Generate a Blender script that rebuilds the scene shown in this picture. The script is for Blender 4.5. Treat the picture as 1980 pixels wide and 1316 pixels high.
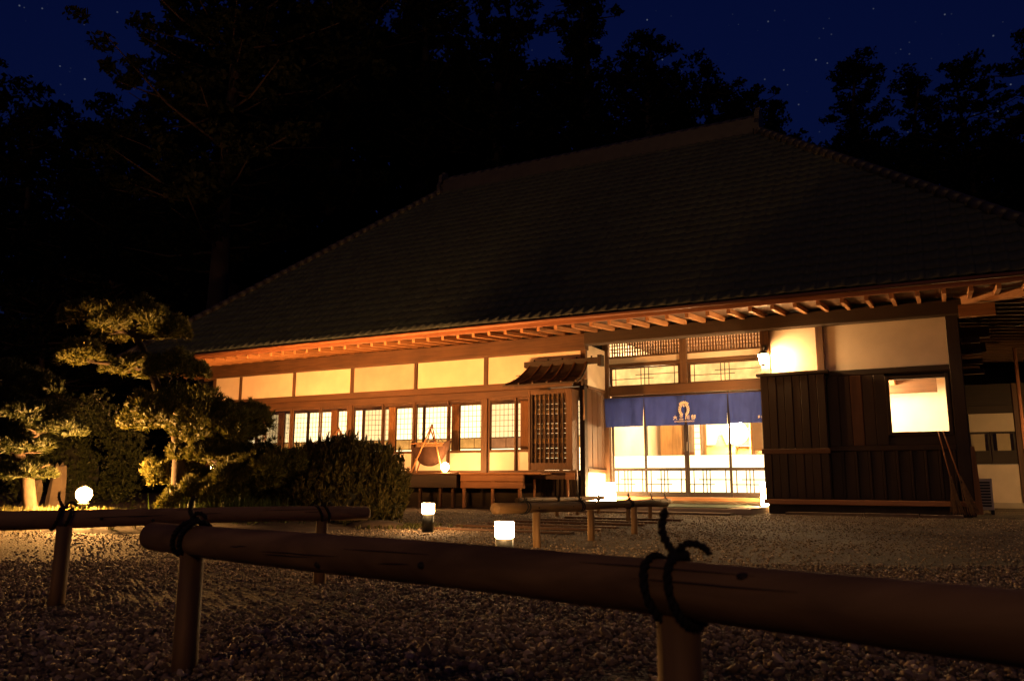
import bpy, math, random
import numpy as np
from mathutils import Vector, Matrix, Euler
random.seed(7)
rng = np.random.default_rng(11)
R = math.radians
for o in list(bpy.data.objects):
    bpy.data.objects.remove(o)
sc = bpy.context.scene
col = sc.collection

# ------------------------------------------------------------------ camera
def make_camera():
    yaw, pitch, roll = R(28.13), R(10.015), R(0.28)
    f = Vector((-math.sin(yaw) * math.cos(pitch), math.cos(yaw) * math.cos(pitch), math.sin(pitch)))
    r = Vector((math.cos(yaw), math.sin(yaw), 0))
    u = r.cross(f)
    c, s = math.cos(roll), math.sin(roll)
    r2 = r * c + u * s
    u2 = u * c - r * s
    m = Matrix((r2, u2, -f)).transposed().to_4x4()
    m.translation = (0, 0, 0.485)
    cd = bpy.data.cameras.new('camera')
    cd.sensor_fit = 'HORIZONTAL'
    cd.sensor_width = 36
    cd.lens = 28.545
    cd.clip_start = 0.05
    cd.clip_end = 2000
    cd.dof.use_dof = True
    cd.dof.focus_distance = 14.0
    cd.dof.aperture_fstop = 7.0
    o = bpy.data.objects.new('camera', cd)
    o.matrix_world = m
    col.objects.link(o)
    sc.camera = o
make_camera()

# ------------------------------------------------------------------ sky, warm fill, exposure
sc.view_settings.view_transform = 'Standard'
sc.view_settings.look = 'None'
sc.view_settings.exposure = 0
sc.view_settings.gamma = 1
sc.view_settings.use_curve_mapping = False
sc.cycles.use_denoising = True
sc.cycles.max_bounces = 6
sc.cycles.diffuse_bounces = 3
sc.cycles.glossy_bounces = 2
sc.cycles.transparent_max_bounces = 12
sc.cycles.sample_clamp_indirect = 4.0
sc.cycles.caustics_reflective = False
sc.cycles.caustics_refractive = False

SUN_EL, SUN_ROT = R(-1.5), R(152)
w = bpy.data.worlds.new('World')
sc.world = w
w.use_nodes = True
nt = w.node_tree
nt.nodes.clear()
out = nt.nodes.new('ShaderNodeOutputWorld')
bg = nt.nodes.new('ShaderNodeBackground')
sky = nt.nodes.new('ShaderNodeTexSky')
sky.sky_type = 'NISHITA'
sky.sun_disc = False
sky.sun_elevation = SUN_EL
sky.sun_rotation = SUN_ROT
tint = nt.nodes.new('ShaderNodeMix'); tint.data_type = 'RGBA'; tint.blend_type = 'MULTIPLY'
tint.inputs[0].default_value = 1.0
tint.inputs[7].default_value = (0.07, 0.18, 1.20, 1)
nt.links.new(sky.outputs[0], tint.inputs[6])
# stars
tc = nt.nodes.new('ShaderNodeTexCoord')
vo = nt.nodes.new('ShaderNodeTexVoronoi'); vo.inputs['Scale'].default_value = 95
nt.links.new(tc.outputs['Generated'], vo.inputs['Vector'])
st = nt.nodes.new('ShaderNodeMapRange'); st.inputs[1].default_value = 0.11; st.inputs[2].default_value = 0.02
nt.links.new(vo.outputs['Distance'], st.inputs[0])
sepc = nt.nodes.new('ShaderNodeSeparateColor')
nt.links.new(vo.outputs['Color'], sepc.inputs[0])
pw = nt.nodes.new('ShaderNodeMath'); pw.operation = 'POWER'; pw.inputs[1].default_value = 3
nt.links.new(sepc.outputs[0], pw.inputs[0])
ml = nt.nodes.new('ShaderNodeMath'); ml.operation = 'MULTIPLY'
nt.links.new(st.outputs[0], ml.inputs[0]); nt.links.new(pw.outputs[0], ml.inputs[1])
ml2 = nt.nodes.new('ShaderNodeMath'); ml2.operation = 'MULTIPLY'; ml2.inputs[1].default_value = 0.16
nt.links.new(ml.outputs[0], ml2.inputs[0])
addc = nt.nodes.new('ShaderNodeMix'); addc.data_type = 'RGBA'; addc.blend_type = 'ADD'; addc.inputs[0].default_value = 1
bg2 = nt.nodes.new('ShaderNodeBackground'); bg2.inputs[0].default_value = (0.8, 0.9, 1, 1)
nt.links.new(ml2.outputs[0], bg2.inputs[1])
ash = nt.nodes.new('ShaderNodeAddShader')
nt.links.new(tint.outputs[2], bg.inputs[0])
bg.inputs[1].default_value = 0.10
nt.links.new(bg.outputs[0], ash.inputs[0]); nt.links.new(bg2.outputs[0], ash.inputs[1])
nt.links.new(ash.outputs[0], out.inputs[0])

ld = bpy.data.lights.new('warm_fill', 'SUN'); ld.energy = 0.17; ld.angle = R(12); ld.color = (1.0, 0.50, 0.16)  # warm fill from behind the camera, added for the amber ambience
lo = bpy.data.objects.new('warm_fill', ld); col.objects.link(lo)
lo.rotation_euler = (R(58), 0, R(8))

# ------------------------------------------------------------------ materials
MAT = {}
def _new(name):
    m = bpy.data.materials.new(name); m.use_nodes = True
    n = m.node_tree; b = n.nodes.get('Principled BSDF')
    MAT[name] = m
    return m, n, b
def _noise(n, scale, detail=4, mapscale=None, coord='Object', dist=0.0):
    t = n.nodes.new('ShaderNodeTexCoord')
    nz = n.nodes.new('ShaderNodeTexNoise'); nz.inputs['Scale'].default_value = scale; nz.inputs['Detail'].default_value = detail
    nz.inputs['Distortion'].default_value = dist
    if mapscale:
        mp = n.nodes.new('ShaderNodeMapping'); mp.inputs['Scale'].default_value = mapscale
        n.links.new(t.outputs[coord], mp.inputs[0]); n.links.new(mp.outputs[0], nz.inputs[0])
    else:
        n.links.new(t.outputs[coord], nz.inputs[0])
    return nz
def _ramp(n, src, stops):
    r = n.nodes.new('ShaderNodeValToRGB')
    while len(r.color_ramp.elements) < len(stops): r.color_ramp.elements.new(0.5)
    for e, (p, c) in zip(r.color_ramp.elements, stops):
        e.position = p; e.color = (*c, 1)
    n.links.new(src, r.inputs[0])
    return r
def _bump(n, src, b, strength, dist=0.01):
    bp = n.nodes.new('ShaderNodeBump'); bp.inputs['Strength'].default_value = strength; bp.inputs['Distance'].default_value = dist
    n.links.new(src, bp.inputs['Height']); n.links.new(bp.outputs[0], b.inputs['Normal'])
def wood(name, c0, c1, axis='X', rough=0.65, fine=26):
    m, n, b = _new(name)
    s = {'X': (0.06, 1, 1), 'Y': (1, 0.06, 1), 'Z': (1, 1, 0.06)}[axis]
    g = _noise(n, fine, 6, s, dist=0.6)
    big = _noise(n, 1.7, 3)
    mx = n.nodes.new('ShaderNodeMath'); mx.operation = 'MULTIPLY_ADD'; mx.inputs[1].default_value = 0.45; 
    n.links.new(big.outputs[0], mx.inputs[0]); 
    sb = n.nodes.new('ShaderNodeMath'); sb.operation = 'MULTIPLY'; sb.inputs[1].default_value = 0.6
    n.links.new(g.outputs[0], sb.inputs[0]); n.links.new(sb.outputs[0], mx.inputs[2])
    oi = n.nodes.new('ShaderNodeObjectInfo')
    ad = n.nodes.new('ShaderNodeMath'); ad.operation = 'MULTIPLY_ADD'; ad.inputs[1].default_value = 0.22
    n.links.new(oi.outputs['Random'], ad.inputs[0]); n.links.new(mx.outputs[0], ad.inputs[2])
    r = _ramp(n, ad.outputs[0], [(0.42 if name.startswith('log') else 0.38, c0), (0.60, tuple((a + d) / 2 for a, d in zip(c0, c1))), (0.74 if name.startswith('log') else 0.85, c1)])
    n.links.new(r.outputs[0], b.inputs['Base Color'])
    b.inputs['Roughness'].default_value = rough
    _bump(n, g.outputs[0], b, 0.35, 0.006)
    return m
for ax in 'XYZ':
    wood('timber' + ax, (0.040, 0.017, 0.007), (0.125, 0.058, 0.022), ax)
    wood('dark' + ax, (0.012, 0.007, 0.004), (0.036, 0.020, 0.011), ax, 0.7)
    wood('pale' + ax, (0.23, 0.105, 0.040), (0.44, 0.215, 0.090), ax)
    wood('log' + ax, (0.085, 0.046, 0.014), (0.36, 0.215, 0.085), ax, 0.75, 15)
wood('fascia', (0.15, 0.055, 0.022), (0.25, 0.10, 0.042), 'X', 0.55)
def plain(name, c, rough=0.6, var=0.0, scale=8, bump=0.0, metallic=0.0, coord='Object'):
    m, n, b = _new(name)
    b.inputs['Roughness'].default_value = rough; b.inputs['Metallic'].default_value = metallic
    if var:
        nz = _noise(n, scale, 6, coord=coord)
        r = _ramp(n, nz.outputs[0], [(0.3, tuple(x * (1 - var) for x in c)), (0.7, tuple(min(1, x * (1 + var)) for x in c))])
        n.links.new(r.outputs[0], b.inputs['Base Color'])
        if bump: _bump(n, nz.outputs[0], b, bump)
    else:
        b.inputs['Base Color'].default_value = (*c, 1)
    return m
plain('plaster', (0.68, 0.57, 0.44), 0.9, 0.13, 1.6, 0.25)
plain('plaster_darker', (0.48, 0.38, 0.30), 0.9, 0.16, 1.4, 0.25)  # darker plaster tone, used on a single upper panel
plain('cream', (0.55, 0.46, 0.33), 0.85, 0.08, 3)
plain('white_board', (0.78, 0.72, 0.62), 0.6, 0.04, 3)
plain('tile', (0.021, 0.029, 0.028), 0.7, 0.35, 3, 0.2)
plain('ridge_tile', (0.034, 0.029, 0.025), 0.5, 0.3, 6, 0.2)
plain('black_metal', (0.012, 0.014, 0.013), 0.4)
plain('grey_metal', (0.30, 0.29, 0.27), 0.4, metallic=0.6)
plain('rope', (0.012, 0.010, 0.009), 0.9)
plain('stone', (0.17, 0.125, 0.088), 0.85, 0.3, 5, 0.5)
plain('concrete', (0.42, 0.36, 0.28), 0.85, 0.12, 4, 0.2)
plain('mat_green', (0.05, 0.09, 0.045), 0.95, 0.2, 60, 0.5)
plain('straw', (0.20, 0.12, 0.055), 0.9, 0.3, 30, 0.4)
plain('canvas', (0.040, 0.015, 0.008), 0.9, 0.15, 14, 0.2)
plain('rubble_dark', (0.03, 0.025, 0.02), 0.9, 0.3, 5)
plain('bark', (0.035, 0.020, 0.012), 0.9, 0.4, 14, 0.9)
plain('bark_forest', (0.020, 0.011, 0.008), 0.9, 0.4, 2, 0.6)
plain('aircon', (0.55, 0.52, 0.47), 0.5)
plain('white_cloth', (0.80, 0.76, 0.68), 0.8)
plain('print', (0.88, 0.74, 0.56), 0.7)
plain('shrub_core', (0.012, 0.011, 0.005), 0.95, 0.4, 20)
plain('soil', (0.085, 0.055, 0.035), 0.95, 0.4, 6, 0.6)

def leafmat(name, c0, c1, trans=0.25, spec=0.3):
    m, n, b = _new(name)
    g = n.nodes.new('ShaderNodeNewGeometry')
    r = _ramp(n, g.outputs['Random Per Island'], [(0.0, c0), (1.0, c1)])
    n.links.new(r.outputs[0], b.inputs['Base Color']); b.inputs['Roughness'].default_value = 0.55; b.inputs['Specular IOR Level'].default_value = spec
    t = n.nodes.new('ShaderNodeBsdfTranslucent'); n.links.new(r.outputs[0], t.inputs[0])
    mx = n.nodes.new('ShaderNodeMixShader'); mx.inputs[0].default_value = trans
    n.links.new(b.outputs[0], mx.inputs[1]); n.links.new(t.outputs[0], mx.inputs[2])
    n.links.new(mx.outputs[0], n.nodes['Material Output'].inputs[0])
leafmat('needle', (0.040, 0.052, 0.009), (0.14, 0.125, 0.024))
leafmat('needle_shaded', (0.012, 0.018, 0.005), (0.038, 0.042, 0.010))  # shaded copy of the needle colour, dimness painted into the foliage
leafmat('shrub_leaf', (0.030, 0.036, 0.008), (0.15, 0.115, 0.026))
leafmat('grass', (0.05, 0.055, 0.014), (0.13, 0.12, 0.035), 0.3)
leafmat('ground_cover', (0.03, 0.055, 0.010), (0.085, 0.115, 0.025), 0.3)
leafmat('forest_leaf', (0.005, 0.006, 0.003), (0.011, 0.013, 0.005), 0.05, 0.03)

def pebblemat():
    m, n, b = _new('pebble')
    g = n.nodes.new('ShaderNodeNewGeometry')
    r = _ramp(n, g.outputs['Random Per Island'], [(0.0, (0.095, 0.066, 0.038)), (0.5, (0.205, 0.148, 0.090)), (0.88, (0.33, 0.25, 0.16)), (1.0, (0.60, 0.48, 0.34))])
    n.links.new(r.outputs[0], b.inputs['Base Color']); b.inputs['Roughness'].default_value = 0.75
    nz = _noise(n, 90, 4); _bump(n, nz.outputs[0], b, 0.4, 0.004)
pebblemat()
def groundmat():
    m, n, b = _new('ground')
    vo = n.nodes.new('ShaderNodeTexVoronoi'); vo.inputs['Scale'].default_value = 55
    t = n.nodes.new('ShaderNodeTexCoord'); n.links.new(t.outputs['Object'], vo.inputs[0])
    se = n.nodes.new('ShaderNodeSeparateColor'); n.links.new(vo.outputs['Color'], se.inputs[0])
    r = _ramp(n, se.outputs[0], [(0.0, (0.04, 0.029, 0.018)), (0.6, (0.10, 0.073, 0.046)), (1.0, (0.24, 0.18, 0.12))])
    big = _noise(n, 0.9, 5)
    rb = _ramp(n, big.outputs[0], [(0.38, (0.45, 0.42, 0.38)), (0.6, (1, 1, 1))])
    mx = n.nodes.new('ShaderNodeMix'); mx.data_type = 'RGBA'; mx.blend_type = 'MULTIPLY'; mx.inputs[0].default_value = 1
    n.links.new(r.outputs[0], mx.inputs[6]); n.links.new(rb.outputs[0], mx.inputs[7])
    n.links.new(mx.outputs[2], b.inputs['Base Color']); b.inputs['Roughness'].default_value = 0.9
    iv = n.nodes.new('ShaderNodeMath'); iv.operation = 'SUBTRACT'; iv.inputs[0].default_value = 1
    n.links.new(vo.outputs['Distance'], iv.inputs[1])
    _bump(n, iv.outputs[0], b, 1.0, 0.02)
groundmat()

def emis(name, c, s, var=0.0, scale=5):
    m, n, b = _new(name)
    n.nodes.remove(b)
    e = n.nodes.new('ShaderNodeEmission'); e.inputs[0].default_value = (*c, 1); e.inputs[1].default_value = s
    if var:
        nz = _noise(n, scale, 4, coord='Object')
        mr = n.nodes.new('ShaderNodeMapRange'); mr.inputs[1].default_value = 0.3; mr.inputs[2].default_value = 0.7
        mr.inputs[3].default_value = s * (1 - var); mr.inputs[4].default_value = s * (1 + var)
        n.links.new(nz.outputs[0], mr.inputs[0]); n.links.new(mr.outputs[0], e.inputs[1])
    n.links.new(e.outputs[0], n.nodes['Material Output'].inputs[0])
WARM = (1.0, 0.47, 0.145)
emis('shoji_paper', (1.0, 0.72, 0.35), 3.6, 0.08, 1.5)
emis('shoji_paper_dim', (1.0, 0.68, 0.30), 1.8, 0.08, 1.5)
emis('lit_room_glass', (1.0, 0.44, 0.10), 1.0, 0.35, 5)  # clear glass; the glow stands in for the lit room behind
emis('lit_room_glass_dim', (0.9, 0.33, 0.11), 0.62, 0.3, 5)
emis('frosted', (1.0, 0.78, 0.44), 2.8, 0.14, 6)
emis('transom_paper', (1.0, 0.55, 0.17), 1.45, 0.30, 4)
emis('globe', WARM, 400)
emis('uplight_glow', (1.0, 0.385, 0.095), 7400)
emis('bollard_glow', (1.0, 0.52, 0.19), 240)
emis('andon_glow', (1.0, 0.56, 0.22), 140)
emis('pendant_glow', (1.0, 0.66, 0.32), 380)
emis('wall_glow', (1.0, 0.55, 0.21), 1100)
emis('flood_glow', (1.0, 0.45, 0.11), 4300)
emis('porch_glow', (1.0, 0.52, 0.17), 420)
emis('room_glow', (1.0, 0.70, 0.36), 1100)

def glassmat():
    m, n, b = _new('glass')
    n.nodes.remove(b)
    t = n.nodes.new('ShaderNodeBsdfTransparent'); t.inputs[0].default_value = (0.96, 0.95, 0.92, 1)
    g = n.nodes.new('ShaderNodeBsdfGlossy'); g.inputs['Roughness'].default_value = 0.03
    fr = n.nodes.new('ShaderNodeFresnel'); fr.inputs[0].default_value = 1.45
    mu = n.nodes.new('ShaderNodeMath'); mu.operation = 'MULTIPLY'; mu.inputs[1].default_value = 0.8
    n.links.new(fr.outputs[0], mu.inputs[0])
    mx = n.nodes.new('ShaderNodeMixShader'); n.links.new(mu.outputs[0], mx.inputs[0])
    n.links.new(t.outputs[0], mx.inputs[1]); n.links.new(g.outputs[0], mx.inputs[2])
    n.links.new(mx.outputs[0], n.nodes['Material Output'].inputs[0])
glassmat()
def clothmat():
    m, n, b = _new('noren_cloth')
    b.inputs['Roughness'].default_value = 0.9
    t1 = _noise(n, 5, 4, (1, 1, 0.5))
    r = _ramp(n, t1.outputs[0], [(0.3, (0.012, 0.026, 0.13)), (0.7, (0.026, 0.052, 0.24))])
    n.links.new(r.outputs[0], b.inputs['Base Color'])
    t = n.nodes.new('ShaderNodeBsdfTranslucent'); t.inputs[0].default_value = (0.03, 0.045, 0.26, 1)
    mx = n.nodes.new('ShaderNodeMixShader'); mx.inputs[0].default_value = 0.24
    n.links.new(b.outputs[0], mx.inputs[1]); n.links.new(t.outputs[0], mx.inputs[2])
    n.links.new(mx.outputs[0], n.nodes['Material Output'].inputs[0])
clothmat()

# ------------------------------------------------------------------ mesh helpers
class MB:
    def __init__(s): s.v = []; s.f = []
    def add(s, vs, fs):
        k = len(s.v); s.v += [tuple(p) for p in vs]; s.f += [tuple(i + k for i in q) for q in fs]; return s
    def box(s, x0, x1, y0, y1, z0, z1):
        return s.add([(x0, y0, z0), (x1, y0, z0), (x1, y1, z0), (x0, y1, z0), (x0, y0, z1), (x1, y0, z1), (x1, y1, z1), (x0, y1, z1)],
                     [(0, 3, 2, 1), (4, 5, 6, 7), (0, 1, 5, 4), (1, 2, 6, 5), (2, 3, 7, 6), (3, 0, 4, 7)])
    def cbox(s, x0, x1, y0, y1, z0, z1, c=0.008):
        # box with chamfered long edges (eight-sided section along the longest axis)
        d = [x1 - x0, y1 - y0, z1 - z0]; a = d.index(max(d)); c = min(c, 0.3 * sorted(d)[0])
        lo = [x0, y0, z0]; hi = [x1, y1, z1]; i, j = [k for k in range(3) if k != a]
        ring = [(lo[i] + c, lo[j]), (hi[i] - c, lo[j]), (hi[i], lo[j] + c), (hi[i], hi[j] - c), (hi[i] - c, hi[j]), (lo[i] + c, hi[j]), (lo[i], hi[j] - c), (lo[i], lo[j] + c)]
        vs = []
        for e in (lo[a], hi[a]):
            for p, q in ring:
                v = [0, 0, 0]; v[a] = e; v[i] = p; v[j] = q; vs.append(v)
        fl = a == 1
        fs = [(k, (k + 1) % 8, 8 + (k + 1) % 8, 8 + k) for k in range(8)] + [tuple(range(7, -1, -1)), tuple(range(8, 16))]
        if fl: fs = [tuple(reversed(q)) for q in fs]
        return s.add(vs, fs)
    def bar(s, p0, p1, wd, ht, up=(0, 0, 1)):
        p0 = Vector(p0); p1 = Vector(p1); d = (p1 - p0).normalized(); up = Vector(up)
        sd = d.cross(up)
        if sd.length < 1e-4: sd = d.cross(Vector((1, 0, 0)))
        sd.normalize(); u = sd.cross(d)
        vs = []
        for p in (p0, p1):
            for a, b in ((-1, -1), (1, -1), (1, 1), (-1, 1)): vs.append(p + sd * a * wd / 2 + u * b * ht / 2)
        return s.add(vs, [(0, 1, 5, 4), (1, 2, 6, 5), (2, 3, 7, 6), (3, 0, 4, 7), (3, 2, 1, 0), (4, 5, 6, 7)])
    def tube(s, pts, rad, n=10, cap=True):
        pts = [Vector(p) for p in pts]
        if not hasattr(rad, '__len__'): rad = [rad] * len(pts)
        t = (pts[1] - pts[0]).normalized(); a = t.orthogonal().normalized()
        vs = []
        for i, p in enumerate(pts):
            if i == 0: t = (pts[1] - pts[0])
            elif i == len(pts) - 1: t = pts[-1] - pts[-2]
            else: t = pts[i + 1] - pts[i - 1]
            t.normalize(); a = (a - t * a.dot(t)).normalized(); b = t.cross(a)
            for k in range(n):
                g = 2 * math.pi * k / n
                vs.append(p + (a * math.cos(g) + b * math.sin(g)) * rad[i])
        fs = []
        for i in range(len(pts) - 1):
            for k in range(n):
                fs.append((i * n + k, i * n + (k + 1) % n, (i + 1) * n + (k + 1) % n, (i + 1) * n + k))
        if cap:
            fs.append(tuple(range(n - 1, -1, -1))); fs.append(tuple((len(pts) - 1) * n + k for k in range(n)))
        return s.add(vs, fs)
    def lathe(s, c, prof, n=16):
        vs = []; 
        for r, z in prof:
            for k in range(n):
                g = 2 * math.pi * k / n; vs.append((c[0] + r * math.cos(g), c[1] + r * math.sin(g), c[2] + z))
        fs = []
        for i in range(len(prof) - 1):
            for k in range(n):
                fs.append((i * n + k, i * n + (k + 1) % n, (i + 1) * n + (k + 1) % n, (i + 1) * n + k))
        fs.append(tuple(range(n - 1, -1, -1))); fs.append(tuple((len(prof) - 1) * n + k for k in range(n)))
        return s.add(vs, fs)
    def ball(s, c, rx, ry=None, rz=None, n=16, m=9):
        ry = ry or rx; rz = rz or rx
        pr = [(math.sin(math.pi * (i + 0.02) / (m + .04)), -math.cos(math.pi * (i + 0.02) / (m + .04))) for i in range(m + 1)]
        k0 = len(s.v); s.lathe((0, 0, 0), pr, n)
        for i in range(k0, len(s.v)):
            x, y, z = s.v[i]; s.v[i] = (c[0] + x * rx, c[1] + y * ry, c[2] + z * rz)
        return s
    def poly_ext(s, pts2, frame, th):
        # pts2 in (a,b) on frame (origin, a-axis, b-axis, normal), extruded by th along the normal
        o, a, b, nn = [Vector(q) for q in frame]; k = len(pts2)
        vs = [o + a * p + b * q for p, q in pts2] + [o + a * p + b * q + nn * th for p, q in pts2]
        return s.add(vs, [tuple(range(k - 1, -1, -1)), tuple(range(k, 2 * k))] + [(i, (i + 1) % k, k + (i + 1) % k, k + i) for i in range(k)])

WL = {}
def mesh_of(mb, name, smooth=False):
    me = bpy.data.meshes.new(name)
    if isinstance(mb, tuple):
        v, f = mb
        nv, nf, kk = len(v), len(f), f.shape[1]
        me.vertices.add(nv); me.vertices.foreach_set('co', np.asarray(v, dtype=np.float32).ravel())
        me.loops.add(nf * kk); me.loops.foreach_set('vertex_index', f.astype(np.int32).ravel())
        me.polygons.add(nf); me.polygons.foreach_set('loop_start', np.arange(0, nf * kk, kk, dtype=np.int32))
        me.update(calc_edges=True)
    else:
        me.from_pydata(mb.v, [], mb.f); me.update()
    if smooth:
        me.polygons.foreach_set('use_smooth', [True] * len(me.polygons))
    return me
def obj(name, mb, mat, parent=None, smooth=False, label=None, cat=None, group=None, kind=None, origin=None):
    if isinstance(mb, tuple): v = np.asarray(mb[0])
    else: v = np.asarray(mb.v)
    lo_, hi_ = v.min(0), v.max(0)
    c = (lo_ + hi_) / 2
    if parent is None: c[2] = lo_[2]
    if origin is not None: c = np.array(origin, float)
    if isinstance(mb, tuple): me = mesh_of((v - c, mb[1]), name, smooth)
    else:
        m2 = MB(); m2.v = [tuple(p) for p in (v - c)]; m2.f = mb.f
        me = mesh_of(m2, name, smooth)
    me.materials.append(MAT[mat])
    return place(name, me, c, parent, label, cat, group, kind)
def place(name, me, loc, parent=None, label=None, cat=None, group=None, kind=None, rot=None, scale=None):
    o = bpy.data.objects.new(name, me); col.objects.link(o)
    p = np.zeros(3)
    if parent is not None:
        o.parent = parent; p = WL[parent]
    o.location = [float(a - b) for a, b in zip(loc, p)]
    if rot is not None: o.rotation_euler = rot
    if scale is not None: o.scale = scale
    WL[o] = np.array(loc, float)
    if label: o['label'] = label
    if cat: o['category'] = cat
    if group: o['group'] = group
    if kind: o['kind'] = kind
    return o
def thing(name, loc, label, cat, group=None):
    return place(name, None, loc, None, label, cat, group)
def B(*a): return MB().box(*a)
def CB(*a): return MB().cbox(*a)

# ------------------------------------------------------------------ ground and hill
def ground():
    m = MB(); m.add([(-400, -200, 0), (400, -200, 0), (400, 600, 0), (-400, 600, 0)], [(0, 1, 2, 3)])
    obj('ground', m, 'ground', kind='structure', origin=(0, 0, 0))
ground()
def hill():
    n = 46; xs = np.linspace(-95, 70, n); ys = np.linspace(25, 110, n); v = []; f = []
    for y in ys:
        for x in xs:
            t = min(1, max(0, (y - 25 - 3 * math.sin(x * .09)) / 40)); t = t * t * (3 - 2 * t)
            v.append((x, y, -0.3 + 8.0 * t + 0.7 * math.sin(x * .31 + y * .2) * t + .5 * math.sin(x * .77 - y * .43) * t))
    for j in range(n - 1):
        for i in range(n - 1): f.append((j * n + i, j * n + i + 1, (j + 1) * n + i + 1, (j + 1) * n + i))
    m = MB(); m.add(v, f); obj('hill', m, 'soil', smooth=True, kind='structure', origin=(0, 0, 0))
hill()
def hill_z(x, y):
    t = min(1, max(0, (y - 25 - 3 * math.sin(x * .09)) / 40)); t = t * t * (3 - 2 * t)
    return max(0, -0.3 + 8.0 * t)

# ------------------------------------------------------------------ gravel (nobody could count it)
ico_v = []
def icosphere():
    p = (1 + 5 ** .5) / 2
    v = np.array([(-1, p, 0), (1, p, 0), (-1, -p, 0), (1, -p, 0), (0, -1, p), (0, 1, p), (0, -1, -p), (0, 1, -p), (p, 0, -1), (p, 0, 1), (-p, 0, -1), (-p, 0, 1)], float)
    v /= np.linalg.norm(v[0])
    f = np.array([(0, 11, 5), (0, 5, 1), (0, 1, 7), (0, 7, 10), (0, 10, 11), (1, 5, 9), (5, 11, 4), (11, 10, 2), (10, 7, 6), (7, 1, 8), (3, 9, 4), (3, 4, 2), (3, 2, 6), (3, 6, 8), (3, 8, 9), (4, 9, 5), (2, 4, 11), (6, 2, 10), (8, 6, 7), (9, 8, 1)])
    return v, f
def ico2():
    v, f = icosphere(); v = list(map(tuple, v)); cache = {}
    def mid(a, b):
        k = (min(a, b), max(a, b))
        if k not in cache:
            q = (np.array(v[a]) + np.array(v[b])) / 2; q /= np.linalg.norm(q); v.append(tuple(q)); cache[k] = len(v) - 1
        return cache[k]
    nf = []
    for a, b, c in f:
        ab, bc, ca = mid(a, b), mid(b, c), mid(c, a); nf += [(a, ab, ca), (b, bc, ab), (c, ca, bc), (ab, bc, ca)]
    return np.array(v), np.array(nf)
def scatter(base, pts, siz, flat=0.72, jit=0.16):
    bv, bf = base; n = len(pts)
    ang = rng.uniform(0, 2 * np.pi, n); c, s = np.cos(ang), np.sin(ang)
    v = np.repeat(bv[None], n, 0) * (1 + rng.normal(0, jit, (n, len(bv), 1)))
    sc_ = siz[:, None] * np.c_[rng.uniform(.8, 1.35, n), rng.uniform(.7, 1.05, n), rng.uniform(.55, .95, n) * flat / .72]
    v = v * sc_[:, None, :]
    tx = rng.normal(0, .35, n)[:, None]
    v[:, :, 2] += v[:, :, 0] * tx
    x = v[:, :, 0] * c[:, None] - v[:, :, 1] * s[:, None]; y = v[:, :, 0] * s[:, None] + v[:, :, 1] * c[:, None]
    v[:, :, 0], v[:, :, 1] = x, y
    v += pts[:, None, :]
    f = (bf[None] + (np.arange(n) * len(bv))[:, None, None]).reshape(-1, 3)
    return v.reshape(-1, 3), f
FWD = np.array([-math.sin(R(28.13)), math.cos(R(28.13))]); RGT = np.array([math.cos(R(28.13)), math.sin(R(28.13))])
def frustum_pts(n, d0, d1, power=1.0, half=0.70):
    d = (rng.uniform(d0 ** (2 * power), d1 ** (2 * power), n)) ** (1 / (2 * power))
    l = rng.uniform(-half, half, n) * d
    return d[:, None] * FWD + l[:, None] * RGT
def gravel():
    parts = []
    def patch(n, d0, d1, s0, s1, base, power):
        p = frustum_pts(n, d0, d1, power)
        big = np.sin(p[:, 0] * 2.3 + 1.3 * np.sin(p[:, 1] * 1.7)) + np.sin(p[:, 1] * 2.9 + p[:, 0])
        keep = (p[:, 1] < 14.6) & (rng.uniform(0, 1, n) < 0.80 + .30 * big)
        # garden bed under the pines stays bare
        bed = ((p[:, 0] + 8.2) / 2.6) ** 2 + ((p[:, 1] - 7.0) / 2.0) ** 2 < 1
        keep &= ~(bed & (rng.uniform(0, 1, n) < .9))
        p = p[keep]; siz = s0 + (s1 - s0) * rng.beta(1.6, 4.0, len(p))
        q = np.c_[p, siz * rng.uniform(.05, .5, len(p))]
        parts.append(scatter(base, q, siz))
    patch(3000, 1.0, 2.9, .008, .021, ico2(), 1.0)
    patch(16000, 1.0, 3.0, .004, .014, icosphere(), 1.0)
    patch(22000, 2.8, 5.2, .005, .015, icosphere(), 0.9)
    patch(36000, 5.0, 14.5, .006, .014, icosphere(), 0.75)
    v = []; f = []; k = 0
    for a, b in parts: v.append(a); f.append(b + k); k += len(a)
    obj('gravel', (np.concatenate(v), np.concatenate(f)), 'pebble', smooth=True, kind='stuff', label='loose pale gravel covering the forecourt', cat='gravel', origin=(0, 0, 0))
gravel()

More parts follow.
